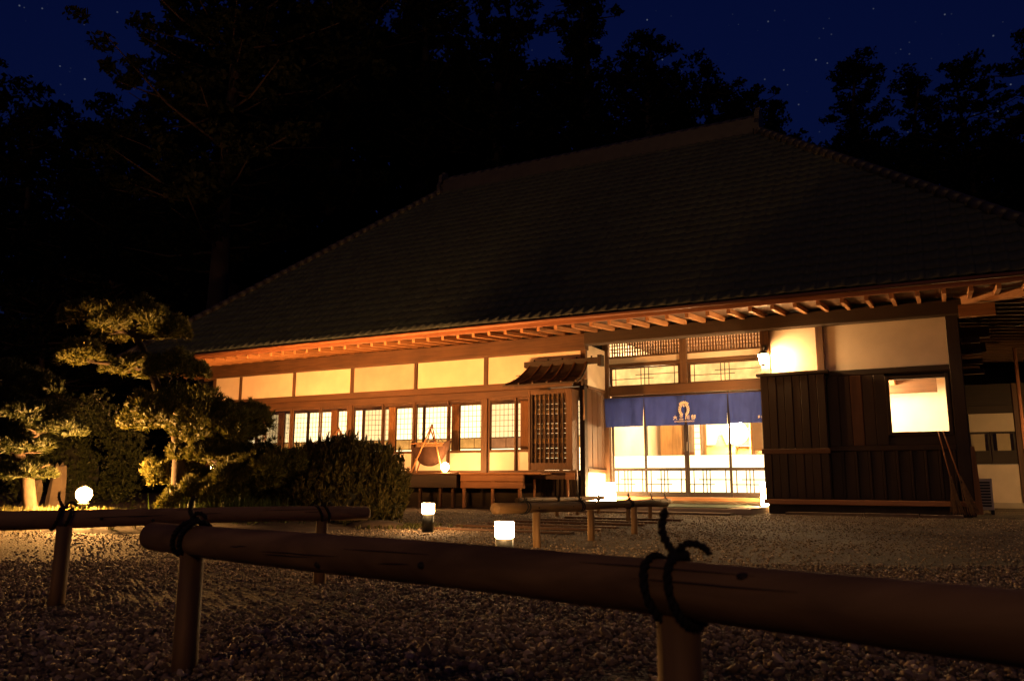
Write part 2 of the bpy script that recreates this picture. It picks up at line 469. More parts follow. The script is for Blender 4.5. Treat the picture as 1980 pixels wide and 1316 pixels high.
# ------------------------------------------------------------------ the farmhouse
Y0 = 15.05
house = thing('farmhouse', (-8.0, 17.5, 0), 'large old timber farmhouse under a steep dark tiled hip roof', 'house')
XL, XR, XRL, XRR = -19.0, 2.4, -13.0, -3.85      # eave corners and ridge ends
YE, YR, ZE, ZR = 13.72, 20.2, 3.60, 9.45         # eave line, ridge line
YB = 2 * YR - YE
def build_roof():
    m = MB()
    t = 0.06
    m.add([(XL, YE, ZE - t), (XR, YE, ZE - t), (XR, YB, ZE - t), (XL, YB, ZE - t), (XRL, YR, ZR - t), (XRR, YR, ZR - t)],
          [(0, 1, 5, 4), (1, 2, 5), (2, 3, 4, 5), (3, 0, 4)])
    roof = obj('roof', m, 'tile', house, label='steep dark grey tiled roof')
    th = math.atan2(ZR - ZE, YR - YE); ct, sn = math.cos(th), math.sin(th)
    SL = math.hypot(ZR - ZE, YR - YE); TW, TL = 0.2275, 0.297
    # one pantile, origin at its lower middle
    pro = [(-.114, .003), (-.09, -.004), (-.045, -.005), (.0, .001), (.04, .013), (.075, .017), (.104, .010), (.116, .001)]
    tm = MB(); L = TL + .05
    top = [(x, 0, z + .036) for x, z in pro] + [(x, L, z + .008) for x, z in pro] + [(x, 0, z + .004) for x, z in pro]
    k = len(pro); fs = []
    for i in range(k - 1):
        fs.append((i, i + 1, k + i + 1, k + i)); fs.append((2 * k + i, 2 * k + i + 1, i + 1, i))
    tm.add(top, fs)
    tile_me = mesh_of(tm, 'tile', True); tile_me.materials.append(MAT['tile'])
    tv = np.array(tm.v); tf = tm.f
    spots = []
    nr = int(SL / TL)
    for r in range(nr):
        s = r * TL; y = YE - .04 + s * ct; z = ZE + s * sn; u = s / SL
        xa = XL + (XRL - XL) * u + .1; xb = XR + (XRR - XR) * u - .1
        k0 = math.ceil(xa / TW); k1 = math.floor(xb / TW)
        for kx in range(k0, k1 + 1): spots.append((kx * TW, y, z))
    cam = np.array((0, 0, .485))
    order = sorted(range(len(spots)), key=lambda i: (np.linalg.norm(np.array(spots[i]) - cam) + (100 if spots[i][0] > 1.15 else 0)))
    near = set(order[:300])
    field = MB()
    for i, (x, y, z) in enumerate(spots):
        a = random.gauss(0, .012); dz = random.gauss(0, .004)
        if i in near:
            place('tile', tile_me, (x, y, z + dz), roof, rot=(th, random.gauss(0, .012), a))
        else:
            q = tv @ np.array(Euler((th, 0, a)).to_matrix()).T + (x, y, z + dz)
            field.add(q, tf)
    obj('tile_field', field, 'tile', roof, True, kind='stuff')
    # ridge with stacked courses, cap and end tiles
    m = MB(); m.box(XRL - .15, XRR + .15, YR - .26, YR + .26, ZR - .2, ZR + .10)
    m.box(XRL - .12, XRR + .12, YR - .20, YR + .20, ZR + .102, ZR + .26)
    obj('ridge_course', m, 'ridge_tile', roof)
    for i in range(30):
        x0 = XRL - .1 + (XRR - XRL + .2) * i / 30; x1 = XRL - .1 + (XRR - XRL + .2) * (i + 1) / 30
        obj('ridge_cap', MB().tube([(x0, YR, ZR + .27), (x1 + .02, YR, ZR + .278)], [.125, .135], 10), 'ridge_tile', roof, True)
    for x, sgn in ((XRL - .2, -1), (XRR + .2, 1)):
        m = MB(); pts = [(-.34, -.25), (.34, -.25), (.36, .05), (.27, .20), (.24, .42), (.10, .46), (.08, .56), (-.08, .56), (-.10, .46), (-.24, .42), (-.27, .20), (-.36, .05)]
        m.poly_ext(pts, ((x - .06, YR, ZR), (0, 1, 0), (0, 0, 1), (1, 0, 0)), .12)
        obj('ridge_end_tile', m, 'ridge_tile', roof)
    for (xa, xb, ya) in ((XL, XRL, YE), (XR, XRR, YE), (XL, XRL, YB), (XR, XRR, YB)):
        n = 40
        for i in range(n):
            if ya == YB and i % 2: continue
            u0 = i / n; u1 = (i + 1) / n if ya == YE else (i + 2) / n
            p0 = Vector((xa, ya, ZE + .05)).lerp(Vector((xb, YR, ZR + .05)), u0); p1 = Vector((xa, ya, ZE + .05)).lerp(Vector((xb, YR, ZR + .05)), min(1, u1 + .006))
            obj('hip_cap', MB().tube([p0, p1], [.135, .115], 10), 'ridge_tile', roof, True)
    # eave boards on the three sides in view
    obj('eave_fascia', CB(XL, XR, YE - .02, YE + .03, ZE - .15, ZE - .035), 'fascia', roof)
    obj('eave_fascia', CB(XR - .05, XR, YE + .04, YB, ZE - .15, ZE - .04), 'fascia', roof)
    obj('eave_fascia', CB(XL, XL + .05, YE + .04, YB, ZE - .15, ZE - .04), 'fascia', roof)
    obj('gutter', MB().tube([(XL, YE - .07, ZE - .055), (XR, YE - .07, ZE - .05)], .035, 8), 'fascia', roof, True)
    # soffit boarding over the rafters
    m = MB(); zo, zi = 3.475, 3.60
    m.add([(XL + .06, YE + .04, zo), (XR - .06, YE + .04, zo), (0.4, Y0 + .1, zi), (-17.0, Y0 + .1, zi)], [(0, 3, 2, 1)])
    obj('soffit', m, 'timberX', roof)
    m = MB(); m.add([(XR - .06, YE + .04, zo), (XR - .06, YB - .04, zo), (0.4, YB - 1.3, zi), (0.4, Y0 + .1, zi)], [(0, 3, 2, 1)])
    obj('soffit', m, 'darkY', roof)
    m = MB(); m.add([(XL + .06, YE + .04, zo), (XL + .06, YB - .04, zo), (-17.0, YB - 1.3, zi), (-17.0, Y0 + .1, zi)], [(0, 1, 2, 3)])
    obj('soffit', m, 'paleY', roof)
    return roof
roof = build_roof()
def rafters():
    me = None
    n = int(21.0 / .364)
    for i in range(n):
        x = 0.12 - .364 * (i - 6)
        if not (XL + .2 < x < XR - .2): continue
        zi = Y0 + .1
        if x > 0.4: zi = Y0 + .1 - (x - .4) / 2.0 * 1.2
        if x < -17: zi = Y0 + .1 - (-17 - x) / 2.0 * 1.2
        t = (zi - 13.78) / (Y0 + .1 - 13.78)
        obj('rafter', MB().bar((x, 13.78, 3.425), (x, zi, 3.425 + .125 * t), .062, .085), 'paleY', house)
    for k in range(27):
        y = 14.3 + .364 * k
        t0 = 0.35
        if y < Y0: continue
        obj('rafter', MB().bar((2.33, y, 3.415), (0.32, y, 3.555), .062, .085), 'timberX', house)
    for k in range(14):
        y = 14.3 + .364 * k
        if y < Y0: continue
        obj('rafter', MB().bar((-18.93, y, 3.415), (-16.95, y, 3.555), .062, .085), 'paleX', house)
    obj('hip_rafter', MB().bar((2.28, 13.85, 3.37), (.28, 15.05, 3.50), .12, .15), 'paleX', house)
    obj('hip_rafter', MB().bar((-18.88, 13.85, 3.37), (-16.9, 15.05, 3.50), .12, .15), 'paleX', house)
rafters()
POSTX = [-16.91, -15.97, -14.15, -12.33, -10.51, -8.68, -6.41]
ZF = 0.72
def facade():
    # wall plate carrying the rafters and the long head beam
    obj('wall_plate', CB(-17.05, -6.33, 14.94, 15.16, 3.17, 3.50, .02), 'timberX', house)
    obj('wall_plate', CB(-6.328, 0.40, 14.93, 15.17, 3.26, 3.53, .02), 'darkX', house)
    obj('head_beam', CB(-16.95, -6.46, 15.045, 15.2, 2.44, 2.585, .01), 'timberX', house)
    obj('lintel', CB(-16.9, -7.2, 15.02, 15.18, 2.28, 2.435, .01), 'timberX', house)
    for i, x in enumerate(POSTX):
        wd = .11 if i in (3, 5, 6, 0) else .075
        obj('post', CB(x - wd / 2, x + wd / 2, 15.04, 15.15, 2.587, 3.168), 'timberZ', house)
    for i in range(6):
        a, b = POSTX[i] + .056, POSTX[i + 1] - .056
        obj('plaster_panel', B(a, b, 15.058, 15.13, 2.588, 3.167), 'plaster_darker' if i == 3 else 'plaster', house)
    for x, wd in ((-16.91, .13), (-15.97, .06), (-14.15, .06), (-12.33, .15), (-10.51, .06), (-8.68, .15)):
        obj('post', CB(x - wd / 2, x + wd / 2, 14.99, 15.14, ZF, 2.279), 'timberZ', house)
    obj('sill', CB(-16.95, -7.2, 14.96, 15.2, ZF - .04, ZF - .002), 'paleX', house)
    # veranda corridor behind the glass doors
    obj('corridor_floor', B(-16.95, -6.5, 15.2, 16.02, ZF - .06, ZF - .01), 'paleX', house)
    obj('corridor_ceiling', B(-16.95, -6.5, 15.2, 16.1, 2.62, 2.66), 'paleX', house)
    obj('inner_lintel', CB(-16.95, -6.5, 15.96, 16.10, 2.30, 2.62), 'timberX', house)
    obj('end_wall', B(-16.95, -16.87, 15.2, 16.1, ZF, 3.16), 'plaster', house)
    # glass doors: two leaves to each bay
    bays = [(-16.84, -16.0), (-15.94, -14.18), (-14.12, -12.41), (-12.25, -10.54), (-10.48, -8.76), (-8.60, -7.30)]
    for bi, (a, b) in enumerate(bays):
        mids = [a, b] if bi == 0 else [a, (a + b) / 2, b]
        for j in range(len(mids) - 1):
            p, q = mids[j], mids[j + 1]; yy = 15.02 + .045 * (j % 2)
            if j == 0 and len(mids) > 2: q += .02
            f = MB(); sw = .042
            f.cbox(p, p + sw, yy, yy + .035, ZF + .002, 2.279); f.cbox(q - sw, q, yy, yy + .035, ZF + .002, 2.279)
            f.box(p + sw, q - sw, yy + .003, yy + .032, 1.14, 1.195); f.box(p + sw, q - sw, yy + .003, yy + .032, 2.235, 2.277)
            f.box(p + sw, q - sw, yy + .003, yy + .032, ZF + .003, ZF + .045)
            d = obj('sliding_door', f, 'timberZ', house)
            obj('kick_panel', B(p + sw, q - sw, yy + .012, yy + .022, ZF + .045, 1.14), 'white_board', d)
            obj('pane', B(p + sw, q - sw, yy + .014, yy + .018, 1.195, 2.235), 'glass', d)
    # shoji screens on the room side of the corridor
    px = [-17.2, -15.4, -13.62, -11.82, -10.02, -8.22]
    for x in px[1:]:
        obj('inner_post', CB(x - .10, x + .10, 15.97, 16.12, ZF, 2.30), 'paleZ', house)
    for i in range(len(px)):
        a = px[i] + .10; b = (px[i + 1] if i + 1 < len(px) else -6.5) - .10
        for j in range(2):
            p = a + (b - a) * j / 2; q = a + (b - a) * (j + 1) / 2; yy = 16.0 + .04 * j
            dim = (i * 2 + j) % 4 == 1
            f = MB(); f.box(p, p + .03, yy, yy + .03, ZF, 2.299); f.box(q - .03, q, yy, yy + .03, ZF, 2.299)
            f.box(p + .03, q - .03, yy + .002, yy + .028, 2.26, 2.298)
            f.box(p + .03, q - .03, yy + .002, yy + .028, 1.50, 1.522); f.box(p + .03, q - .03, yy + .002, yy + .028, 1.265, 1.287)
            f.box(p + .03, q - .03, yy + .002, yy + .028, ZF, .78)
            s = obj('shoji_screen', f, 'timberZ', house)
            obj('paper', B(p + .03, q - .03, yy + .016, yy + .02, 1.522, 2.26), 'shoji_paper_dim' if dim else 'shoji_paper', s)
            obj('paper', B(p + .03, q - .03, yy + .016, yy + .02, .78, 1.265), 'shoji_paper', s)
            obj('lit_room_pane', B(p + .03, q - .03, yy + .012, yy + .018, 1.287, 1.50), 'lit_room_glass_dim' if (i + j) % 3 == 2 else 'lit_room_glass', s)
            l = MB(); nx = 7
            for k in range(1, nx):
                x = p + .03 + (q - p - .06) * k / nx; l.box(x - .0045, x + .0045, yy + .004, yy + .012, 1.522, 2.26)
            for k in range(1, 6):
                z = 1.522 + (2.26 - 1.522) * k / 6; l.box(p + .03, q - .03, yy + .0045, yy + .0115, z - .0045, z + .0045)
            x = p + .03 + (q - p - .06) * .5; l.box(x - .006, x + .006, yy + .003, yy + .01, 1.287, 1.50)
            for k in range(1, 4):
                z = .78 + (1.265 - .78) * k / 4; l.box(p + .03, q - .03, yy + .0045, yy + .0115, z - .0045, z + .0045)
            obj('lattice', l, 'paleX', s)
facade()
def veranda():
    d = obj('veranda', CB(-16.9, -8.74, 14.02, 14.10, .405, .665), 'darkX', house)  # shade put into the colour: dark wood along the shadowed front
    for i in range(7):
        y0 = 14.02 + .135 * i
        obj('deck_board', CB(-16.95, -8.72, y0, y0 + .128, .668, .706), 'timberX', d)
    d2 = obj('veranda', CB(-8.70, -7.28, 14.10, 14.17, .535, .664), 'paleX', house)  # light put into the colour: pale wood where lanterns reach the front
    obj('veranda_board', CB(-8.70, -7.28, 14.115, 14.175, .40, .527), 'paleX', d2)
    for i in range(7):
        y0 = 14.06 + .13 * i
        obj('deck_board', CB(-8.712, -6.9, y0, y0 + .124, .668, .706), 'paleX', d2)
    for x, mt in ((-8.68, 'paleZ'), (-8.02, 'paleZ'), (-7.42, 'paleZ'), (-9.75, 'timberZ'), (-9.25, 'timberZ'), (-8.95, 'timberZ'), (-10.5, 'timberZ'), (-11.5, 'timberZ'), (-13, 'timberZ')):
        obj('deck_post', CB(x - .03, x + .03, 14.2, 14.26, 0, .66), mt, d2 if x > -8.7 else d)
    obj('underfloor_wall', B(-16.9, -6.5, 15.0, 15.05, 0, .66), 'darkX', house)
veranda()
def shutter_box():
    x0, x1, y0, y1 = -7.44, -6.47, 14.62, 14.96
    f = MB(); f.cbox(x0, x0 + .05, y0, y1, .76, 2.34); f.cbox(x1 - .14, x1, y0, y1, .76, 2.34)
    f.box(x0 + .05, x1 - .14, y0 + .01, y0 + .05, .76, .90); f.box(x0 + .05, x1 - .14, y0 + .01, y0 + .05, 2.26, 2.34)
    s = obj('shutter_box', f, 'timberZ', house, label='slatted wooden shutter box with its own little roof')
    for i in range(14):
        z = .902 + i * .097
        obj('back_board', B(x0 + .05, x1 - .14, y0 + .055, y0 + .075 + .006 * (i % 2), z, z + .092), 'logX' if i % 3 == 1 else 'timberX', s)
    for i in range(8):
        x = x0 + .085 + i * .098
        obj('slat', CB(x - .016, x + .016, y0 - .003, y0 + .03, .90, 2.26), 'darkZ', s)
    # curved apron beneath, boarded skirt under it
    pts = []
    for i in range(9):
        u = i / 8; pts.append((x0 - .28 + (x1 + .1 - x0 + .28) * u, .71 - .13 * (1 / (1 + math.exp(-(u - .22) * 16)))))
    top = [(p, .755) for p, q in reversed(pts)]
    m = MB(); m.poly_ext(pts + top, ((0, 14.60, 0), (1, 0, 0), (0, 0, 1), (0, 1, 0)), .05)
    obj('apron', m, 'timberX', s)
    for i in range(9):
        x = -7.30 + i * .098
        obj('skirt_board', CB(x, x + .07, 14.80, 14.83, .05, .60), 'darkZ', s)
    obj('bracket', CB(x1 - .13, x1 + .06, 14.56, 14.72, .575, .705), 'paleX', s)
    obj('support_post', CB(-6.59, -6.55, 14.60, 14.64, 0, .574), 'paleZ', s)
    obj('support_post', CB(-7.24, -7.20, 14.45, 14.49, 0, .58), 'paleZ', s)
    # concave roof
    prof = [(14.20, 2.40), (14.36, 2.455), (14.52, 2.535), (14.66, 2.64), (14.78, 2.75), (14.90, 2.88)]
    xa, xb = -7.80, -6.16
    m = MB(); vs = []; 
    for y, z in prof: vs += [(xa + (y - 14.2) * .35, y, z), (xb - (y - 14.2) * .1, y, z), (xa + (y - 14.2) * .35, y, z + .03), (xb - (y - 14.2) * .1, y, z + .03)]
    fs = []
    for i in range(len(prof) - 1):
        a = 4 * i; b = a + 4
        fs += [(a + 2, a + 3, b + 3, b + 2), (a, b, b + 1, a + 1), (a, a + 2, b + 2, b), (a + 1, b + 1, b + 3, a + 3)]
    fs += [(0, 1, 3, 2), (20, 22, 23, 21)]
    m.add(vs, fs)
    rf = obj('canopy', m, 'darkX', s)
    for i in range(6):
        u = i / 5
        path = [(xa + (y - 14.2) * .35 + (xb - xa - (y - 14.2) * .45) * (0.03 + .94 * u), y, z + .045) for y, z in prof]
        m = MB()
        for p, q in zip(path[:-1], path[1:]): m.bar(p, q, .03, .03)
        obj('batten', m, 'timberY', rf)
    for (y, z) in prof[1:4]:
        obj('shingle_edge', B(xa + .06, xb - .06, y - .008, y + .03, z + .031, z + .042), 'darkX', rf)
    obj('canopy_ridge', CB(-7.66, -6.02, 14.86, 14.98, 2.86, 2.98), 'darkX', rf)
    obj('canopy_ridge_end', CB(-6.018, -5.93, 14.84, 15.0, 2.80, 3.02), 'darkZ', rf)
    for i in range(5):
        x = -7.45 + i * .32
        obj('canopy_finial', MB().tube([(x, 14.92, 2.97), (x, 14.92, 3.02)], .02, 6), 'darkZ', rf)
    obj('canopy_eave', CB(-7.62, -6.36, 14.36, 14.42, 2.36, 2.425), 'timberX', rf)
    obj('corner_post', CB(-6.468, -6.36, 14.985, 15.14, 0, 2.44), 'darkZ', house)
    obj('bamboo_pole', MB().tube([(-6.36, 14.95, 1.75), (-6.37, 14.95, 2.35)], .02, 8), 'paleZ', s, True)
shutter_box()
YD = 16.2
def return_wall():
    obj('return_plaster', B(-6.43, -6.36, 15.155, YD - .09, 2.46, 3.30), 'plaster', house)
    obj('return_rail', CB(-6.44, -6.345, 15.15, YD - .08, 2.40, 2.455), 'timberY', house)
    for i in range(7):
        y = 15.16 + i * .136
        obj('return_board', CB(-6.43, -6.375 - .008 * (i % 2), y, y + .128, .80, 2.395), 'timberZ', house)
    obj('return_rail', CB(-6.44, -6.35, 15.15, YD - .08, .72, .795), 'timberY', house)
    obj('return_base', B(-6.43, -6.38, 15.15, YD - .08, .10, .715), 'plaster', house)
    obj('post', CB(-6.43, -6.29, YD - .075, YD + .06, .2, 3.55), 'timberZ', house)
return_wall()
def entrance():
    xl, xr, xc = -6.28, -2.99, -4.66
    obj('entrance_beam', CB(xl, xr, YD - .07, YD + .10, 2.33, 2.52), 'timberX', house)
    obj('transom_rail', CB(xl, xr, YD - .05, YD + .08, 2.935, 3.01), 'timberX', house)
    obj('transom_rail', CB(xl, xr, YD - .05, YD + .08, 3.135, 3.17), 'timberX', house)
    obj('transom_post', CB(xc - .075, xc + .075, YD - .065, YD + .09, 2.525, 3.55), 'timberZ', house)
    obj('entrance_plate', CB(xl, xr, YD - .08, YD + .12, 3.50, 3.72), 'darkX', house)
    for a, b in ((xl, xc - .08), (xc + .08, xr)):
        obj('plaster_strip', B(a, b, YD - .01, YD + .03, 3.012, 3.133), 'plaster', house)
        f = MB(); f.box(a, a + .05, YD, YD + .04, 2.525, 2.93); f.box(b - .05, b, YD, YD + .04, 2.525, 2.93)
        f.box(a + .05, b - .05, YD, YD + .04, 2.525, 2.55); f.box(a + .05, b - .05, YD, YD + .04, 2.90, 2.93)
        t = obj('transom_window', f, 'timberX', house)
        obj('pane', B(a + .05, b - .05, YD + .026, YD + .032, 2.55, 2.90), 'transom_paper', t)
        l = MB(); c = (a + b) / 2 + (.0 if a == xl else -.05)
        for x in (a + .13, b - .13, c - .08, c, c + .09): l.box(x - .007, x + .007, YD + .008, YD + .020, 2.55, 2.90)
        l.box(a + .05, c + .2, YD + .009, YD + .019, 2.675, 2.688); l.box(c - .2, b - .05, YD + .009, YD + .019, 2.755, 2.768)
        obj('muntin', l, 'darkX', t)
        l = MB(); n = 26
        for k in range(n):
            x = a + .03 + (b - a - .06) * (k + .5) / n; l.box(x - .014, x + .014, YD, YD + .03, 3.172, 3.50)
        for z in (3.26, 3.33, 3.41): l.box(a, b, YD + .003, YD + .027, z - .008, z + .008)
        obj('lattice_transom', l, 'timberZ', house)
    # threshold and four sliding doors
    obj('threshold', CB(xl, xr, YD - .12, YD + .14, .17, .245), 'paleX', house)
    xs = [xl, -5.52, xc, -3.80, xr]
    for j in range(4):
        a, b = xs[j] + (.0 if j in (0, 2) else -.03), xs[j + 1] + (.03 if j in (0, 2) else 0)
        yy = YD + (.0 if j in (1, 2) else .045); sw = .05
        f = MB(); f.cbox(a, a + sw, yy, yy + .038, .247, 2.328); f.cbox(b - sw, b, yy, yy + .038, .247, 2.328)
        f.box(a + sw, b - sw, yy + .003, yy + .035, .247, .345); f.box(a + sw, b - sw, yy + .003, yy + .035, .765, .825); f.box(a + sw, b - sw, yy + .003, yy + .035, 2.28, 2.326)
        d = obj('entrance_door', f, 'darkZ', house)
        obj('pane', B(a + sw, b - sw, yy + .016, yy + .020, 1.07, 2.28), 'glass', d)
        obj('frosted_band', B(a + sw, b - sw, yy + .016, yy + .020, .825, 1.07), 'frosted', d)
        obj('frosted_pane', B(a + sw, b - sw, yy + .022, yy + .026, .345, .765), 'frosted', d)
        l = MB(); c = a + (b - a) * (.45 if j % 2 else .42)
        for x in (a + .13, b - .13, c - .06, c + .01, c + .08): l.box(x - .0095, x + .0095, yy + .006, yy + .018, .345, .765)
        l.box(a + sw, c + .17, yy + .007, yy + .017, .487, .505); l.box(c - .15, b - sw, yy + .007, yy + .017, .582, .600)
        obj('muntin', l, 'darkX', d)
    obj('door_lock', CB(xc + .0, xc + .03, YD - .012, YD, 1.16, 1.34), 'grey_metal', house)
    # entrance hall behind the doors
    x0, x1, yb = -6.4, -2.9, 20.4
    obj('hall_floor', B(x0, x1, YD + .15, yb, .12, .17), 'concrete', house)
    obj('hall_wall', B(x0, x1, yb, yb + .08, .17, 3.7), 'plaster', house)
    obj('hall_wall', B(x0 - .06, x0, YD + .15, yb, .17, 3.7), 'plaster', house)
    obj('hall_wall', B(x1, x1 + .06, YD + .15, yb, .17, 3.7), 'plaster', house)
    obj('hall_ceiling', B(x0, x1, YD + .12, yb, 3.72, 3.76), 'timberY', house)
    obj('hall_step', B(x0, x1, 18.2, yb, .17, .60), 'paleX', house)
    for x, wd in ((-6.02, .55), (-5.05, .34), (-4.52, .2), (-3.2, .3)):
        obj('hall_post', CB(x - wd / 2, x + wd / 2, 19.6, 19.7, .6, 3.7), 'logZ', house)
    f = MB()
    for k in range(7): f.box(-4.30, -3.98, 18.9, 19.1, .75 + .2 * k, .78 + .2 * k)
    f.box(-4.33, -4.30, 18.9, 19.1, .6, 2.3); f.box(-3.98, -3.95, 18.9, 19.1, .6, 2.3); f.box(-4.33, -3.95, 19.1, 19.12, .6, 2.3)
    obj('shelf_rack', f, 'logZ', house)
    for x in (-5.32, -4.80):
        f = MB(); f.box(x - .09, x + .09, 19.42, 19.45, .6, .63); f.box(x - .09, x + .09, 19.42, 19.45, 2.27, 2.3)
        f.box(x - .09, x - .07, 19.42, 19.45, .63, 2.27); f.box(x + .07, x + .09, 19.42, 19.45, .63, 2.27)
        for k in range(1, 12): f.box(x - .07, x + .07, 19.425, 19.435, .63 + .137 * k, .64 + .137 * k)
        s = obj('shoji_screen', f, 'paleZ', house)
        obj('paper', B(x - .07, x + .07, 19.437, 19.442, .63, 2.27), 'shoji_paper', s)
    obj('hall_rail', CB(-3.95, -2.9, 19.3, 19.4, 1.18, 1.27), 'paleX', house)
    obj('wainscot', B(-6.38, -5.5, 20.3, 20.39, .6, 1.3), 'paleX', house)
entrance()
def wing():
    x0, x1 = -2.90, 0.28
    obj('plaster_panel', B(-2.735, -1.935, 15.08, 15.13, 2.47, 3.26), 'plaster', house)
    obj('plaster_panel', B(-1.815, 0.115, 15.085, 15.13, 2.46, 3.26), 'plaster', house)
    obj('post', CB(-2.90, -2.73, 15.03, 15.18, .25, 3.258), 'timberZ', house)
    obj('post', CB(-1.94, -1.81, 15.04, 15.17, 2.40, 3.258), 'timberZ', house)
    obj('corner_post', CB(.11, .30, 15.0, 15.2, .25, 3.258), 'darkZ', house)
    obj('head_beam', CB(-1.80, .11, 15.02, 15.18, 2.36, 2.455), 'darkX', house)
    # projecting boarded bay on the left
    s = obj('boarded_bay', B(-2.90, -1.80, 14.90, 15.03, .25, 2.40), 'darkX', house)
    obj('bay_cap', CB(-2.96, -1.74, 14.84, 15.03, 2.405, 2.46), 'darkX', s)
    for i in range(8):
        x = -2.89 + i * .1355
        obj('siding_board', CB(x, x + .131, 14.868 - .010 * (i % 2), 14.895, 1.12, 2.39), 'darkZ', s)
        obj('siding_board', CB(x, x + .131, 14.868 - .010 * ((i + 1) % 2), 14.895, .255, 1.02), 'darkZ', s)
    obj('bay_rail', CB(-2.92, -1.78, 14.845, 14.895, 1.025, 1.115), 'timberX', s)
    s = obj('wing_wall', B(-1.80, -.86, 15.06, 15.15, .25, 2.36), 'darkX', house)
    obj('wing_wall', B(-.86, .11, 15.062, 15.148, .25, 1.32), 'darkX', house)
    for i in range(5):
        x = -1.795 + i * .187
        obj('siding_board', CB(x, x + .183, 15.02 + .008 * (i % 2), 15.055, 1.16, 2.355), 'timberZ' if i == 2 else 'darkZ', s)
    for i in range(9):
        x = -1.795 + i * .2105
        obj('siding_board', CB(x, x + .165, 15.03, 15.058, .255, 1.06), 'darkZ', s)
        obj('siding_batten', CB(x + .166, x + .2095, 14.995, 15.05, .255, 1.06), 'darkZ', s)
    obj('wing_rail', CB(-1.80, .11, 14.99, 15.055, 1.065, 1.155), 'darkX', s)
    obj('wing_wall', B(-.876, .112, 15.10, 15.14, 2.285, 2.365), 'darkX', house)  # filler strips from here, added to stop room light leaking through gaps
    obj('wing_wall', B(.08, .118, 15.103, 15.143, 1.30, 2.284), 'darkX', house)
    obj('wing_wall', B(-1.86, -1.802, 15.0305, 15.16, .26, 2.357), 'darkX', house)
    # window
    a, b, z0, z1 = -.81, .03, 1.367, 2.247
    f = MB(); f.cbox(a - .06, a, 15.0, 15.1, z0 - .05, z1 + .06); f.cbox(b, b + .06, 15.0, 15.1, z0 - .05, z1 + .06)
    f.box(a, b, 15.003, 15.097, z0 - .05, z0); f.box(a, b, 15.003, 15.097, z1, z1 + .06)
    wn = obj('window', f, 'darkZ', house, label='lit square window in the dark boarded wall')
    obj('pane', B(a, b, 15.05, 15.055, z0, z1), 'glass', wn)
    obj('sill_beam', CB(-2.92, .30, 14.84, 15.15, .165, .248), 'paleX', house)
    obj('foundation', B(-2.86, .25, 14.95, 15.12, 0.0, .164), 'rubble_dark', house)
    # room behind the window
    rx0, rx1, ry0, ry1 = -2.2, .22, 15.2, 17.6
    obj('room_wall', B(rx0, rx1, ry1, ry1 + .05, .8, 3.3), 'white_board', house)
    obj('room_wall', B(rx0 - .05, rx0, ry0, ry1, .8, 3.3), 'white_board', house)
    obj('room_wall', B(rx1, rx1 + .05, ry0, ry1, .8, 3.3), 'plaster', house)
    obj('room_floor', B(rx0, rx1, ry0, ry1, .75, .8), 'paleX', house)
    obj('room_ceiling', B(rx0, rx1, ry0, ry1, 3.0, 3.04), 'paleX', house)
    obj('room_beam', CB(-1.35, -.1, 16.4, 16.55, 2.16, 2.42), 'timberX', house)
    obj('room_beam', CB(-.86, -.76, 15.3, 16.39, 2.30, 2.42), 'paleY', house)
    # side wall with brackets under the side eave
    obj('side_wall', B(.255, .31, 15.21, 25.0, 0, 3.3), 'darkY', house)
    for k in range(6):
        y = 14.62 + k * 1.82 if k else 14.66
        if k: y += .55
        obj('bracket_arm', CB(.31, .82, y, y + .13, 3.16 + .02 * (k % 2), 3.36), 'timberX' if k else 'paleX', house)
    for k in range(4):
        z = 2.95 - k * .14
        obj('hung_timber', CB(.33, .60 + .02 * k, 15.5 + .3 * k, 15.62 + .3 * k, z - .09, z), 'timberX', house)
    obj('stone_edging', B(-2.5, -1.3, 14.42, 14.72, 0, .045), 'stone', house)
    obj('stone_edging', B(-1.28, -.5, 14.40, 14.72, 0, .05), 'stone', house)
    obj('stone_edging', B(-.48, .12, 14.38, 14.72, 0, .042), 'stone', house)
wing()
def hanging_globe(name, loc, r, cord_top, mat, label):
    t = thing(name, loc, label, 'lamp')
    obj('globe', MB().ball(loc, r, r, r * .96), mat, t, True)
    obj('cord', MB().tube([(loc[0], loc[1], loc[2] + r), (loc[0], loc[1], cord_top)], .008, 6), 'black_metal', t)
hanging_globe('pendant_lamp', (-4.12, 18.2, 1.62), .26, 3.7, 'pendant_glow', 'round white paper pendant lamp glowing behind the entrance doors')
hanging_globe('pendant_lamp', (-1.45, 15.9, 2.1), .13, 3.0, 'room_glow', 'small globe lamp inside the room with the square window')
hanging_globe('pendant_lamp', (-5.75, 17.6, 2.75), .16, 3.7, 'pendant_glow', 'globe lamp high above the left entrance doors inside the hall')

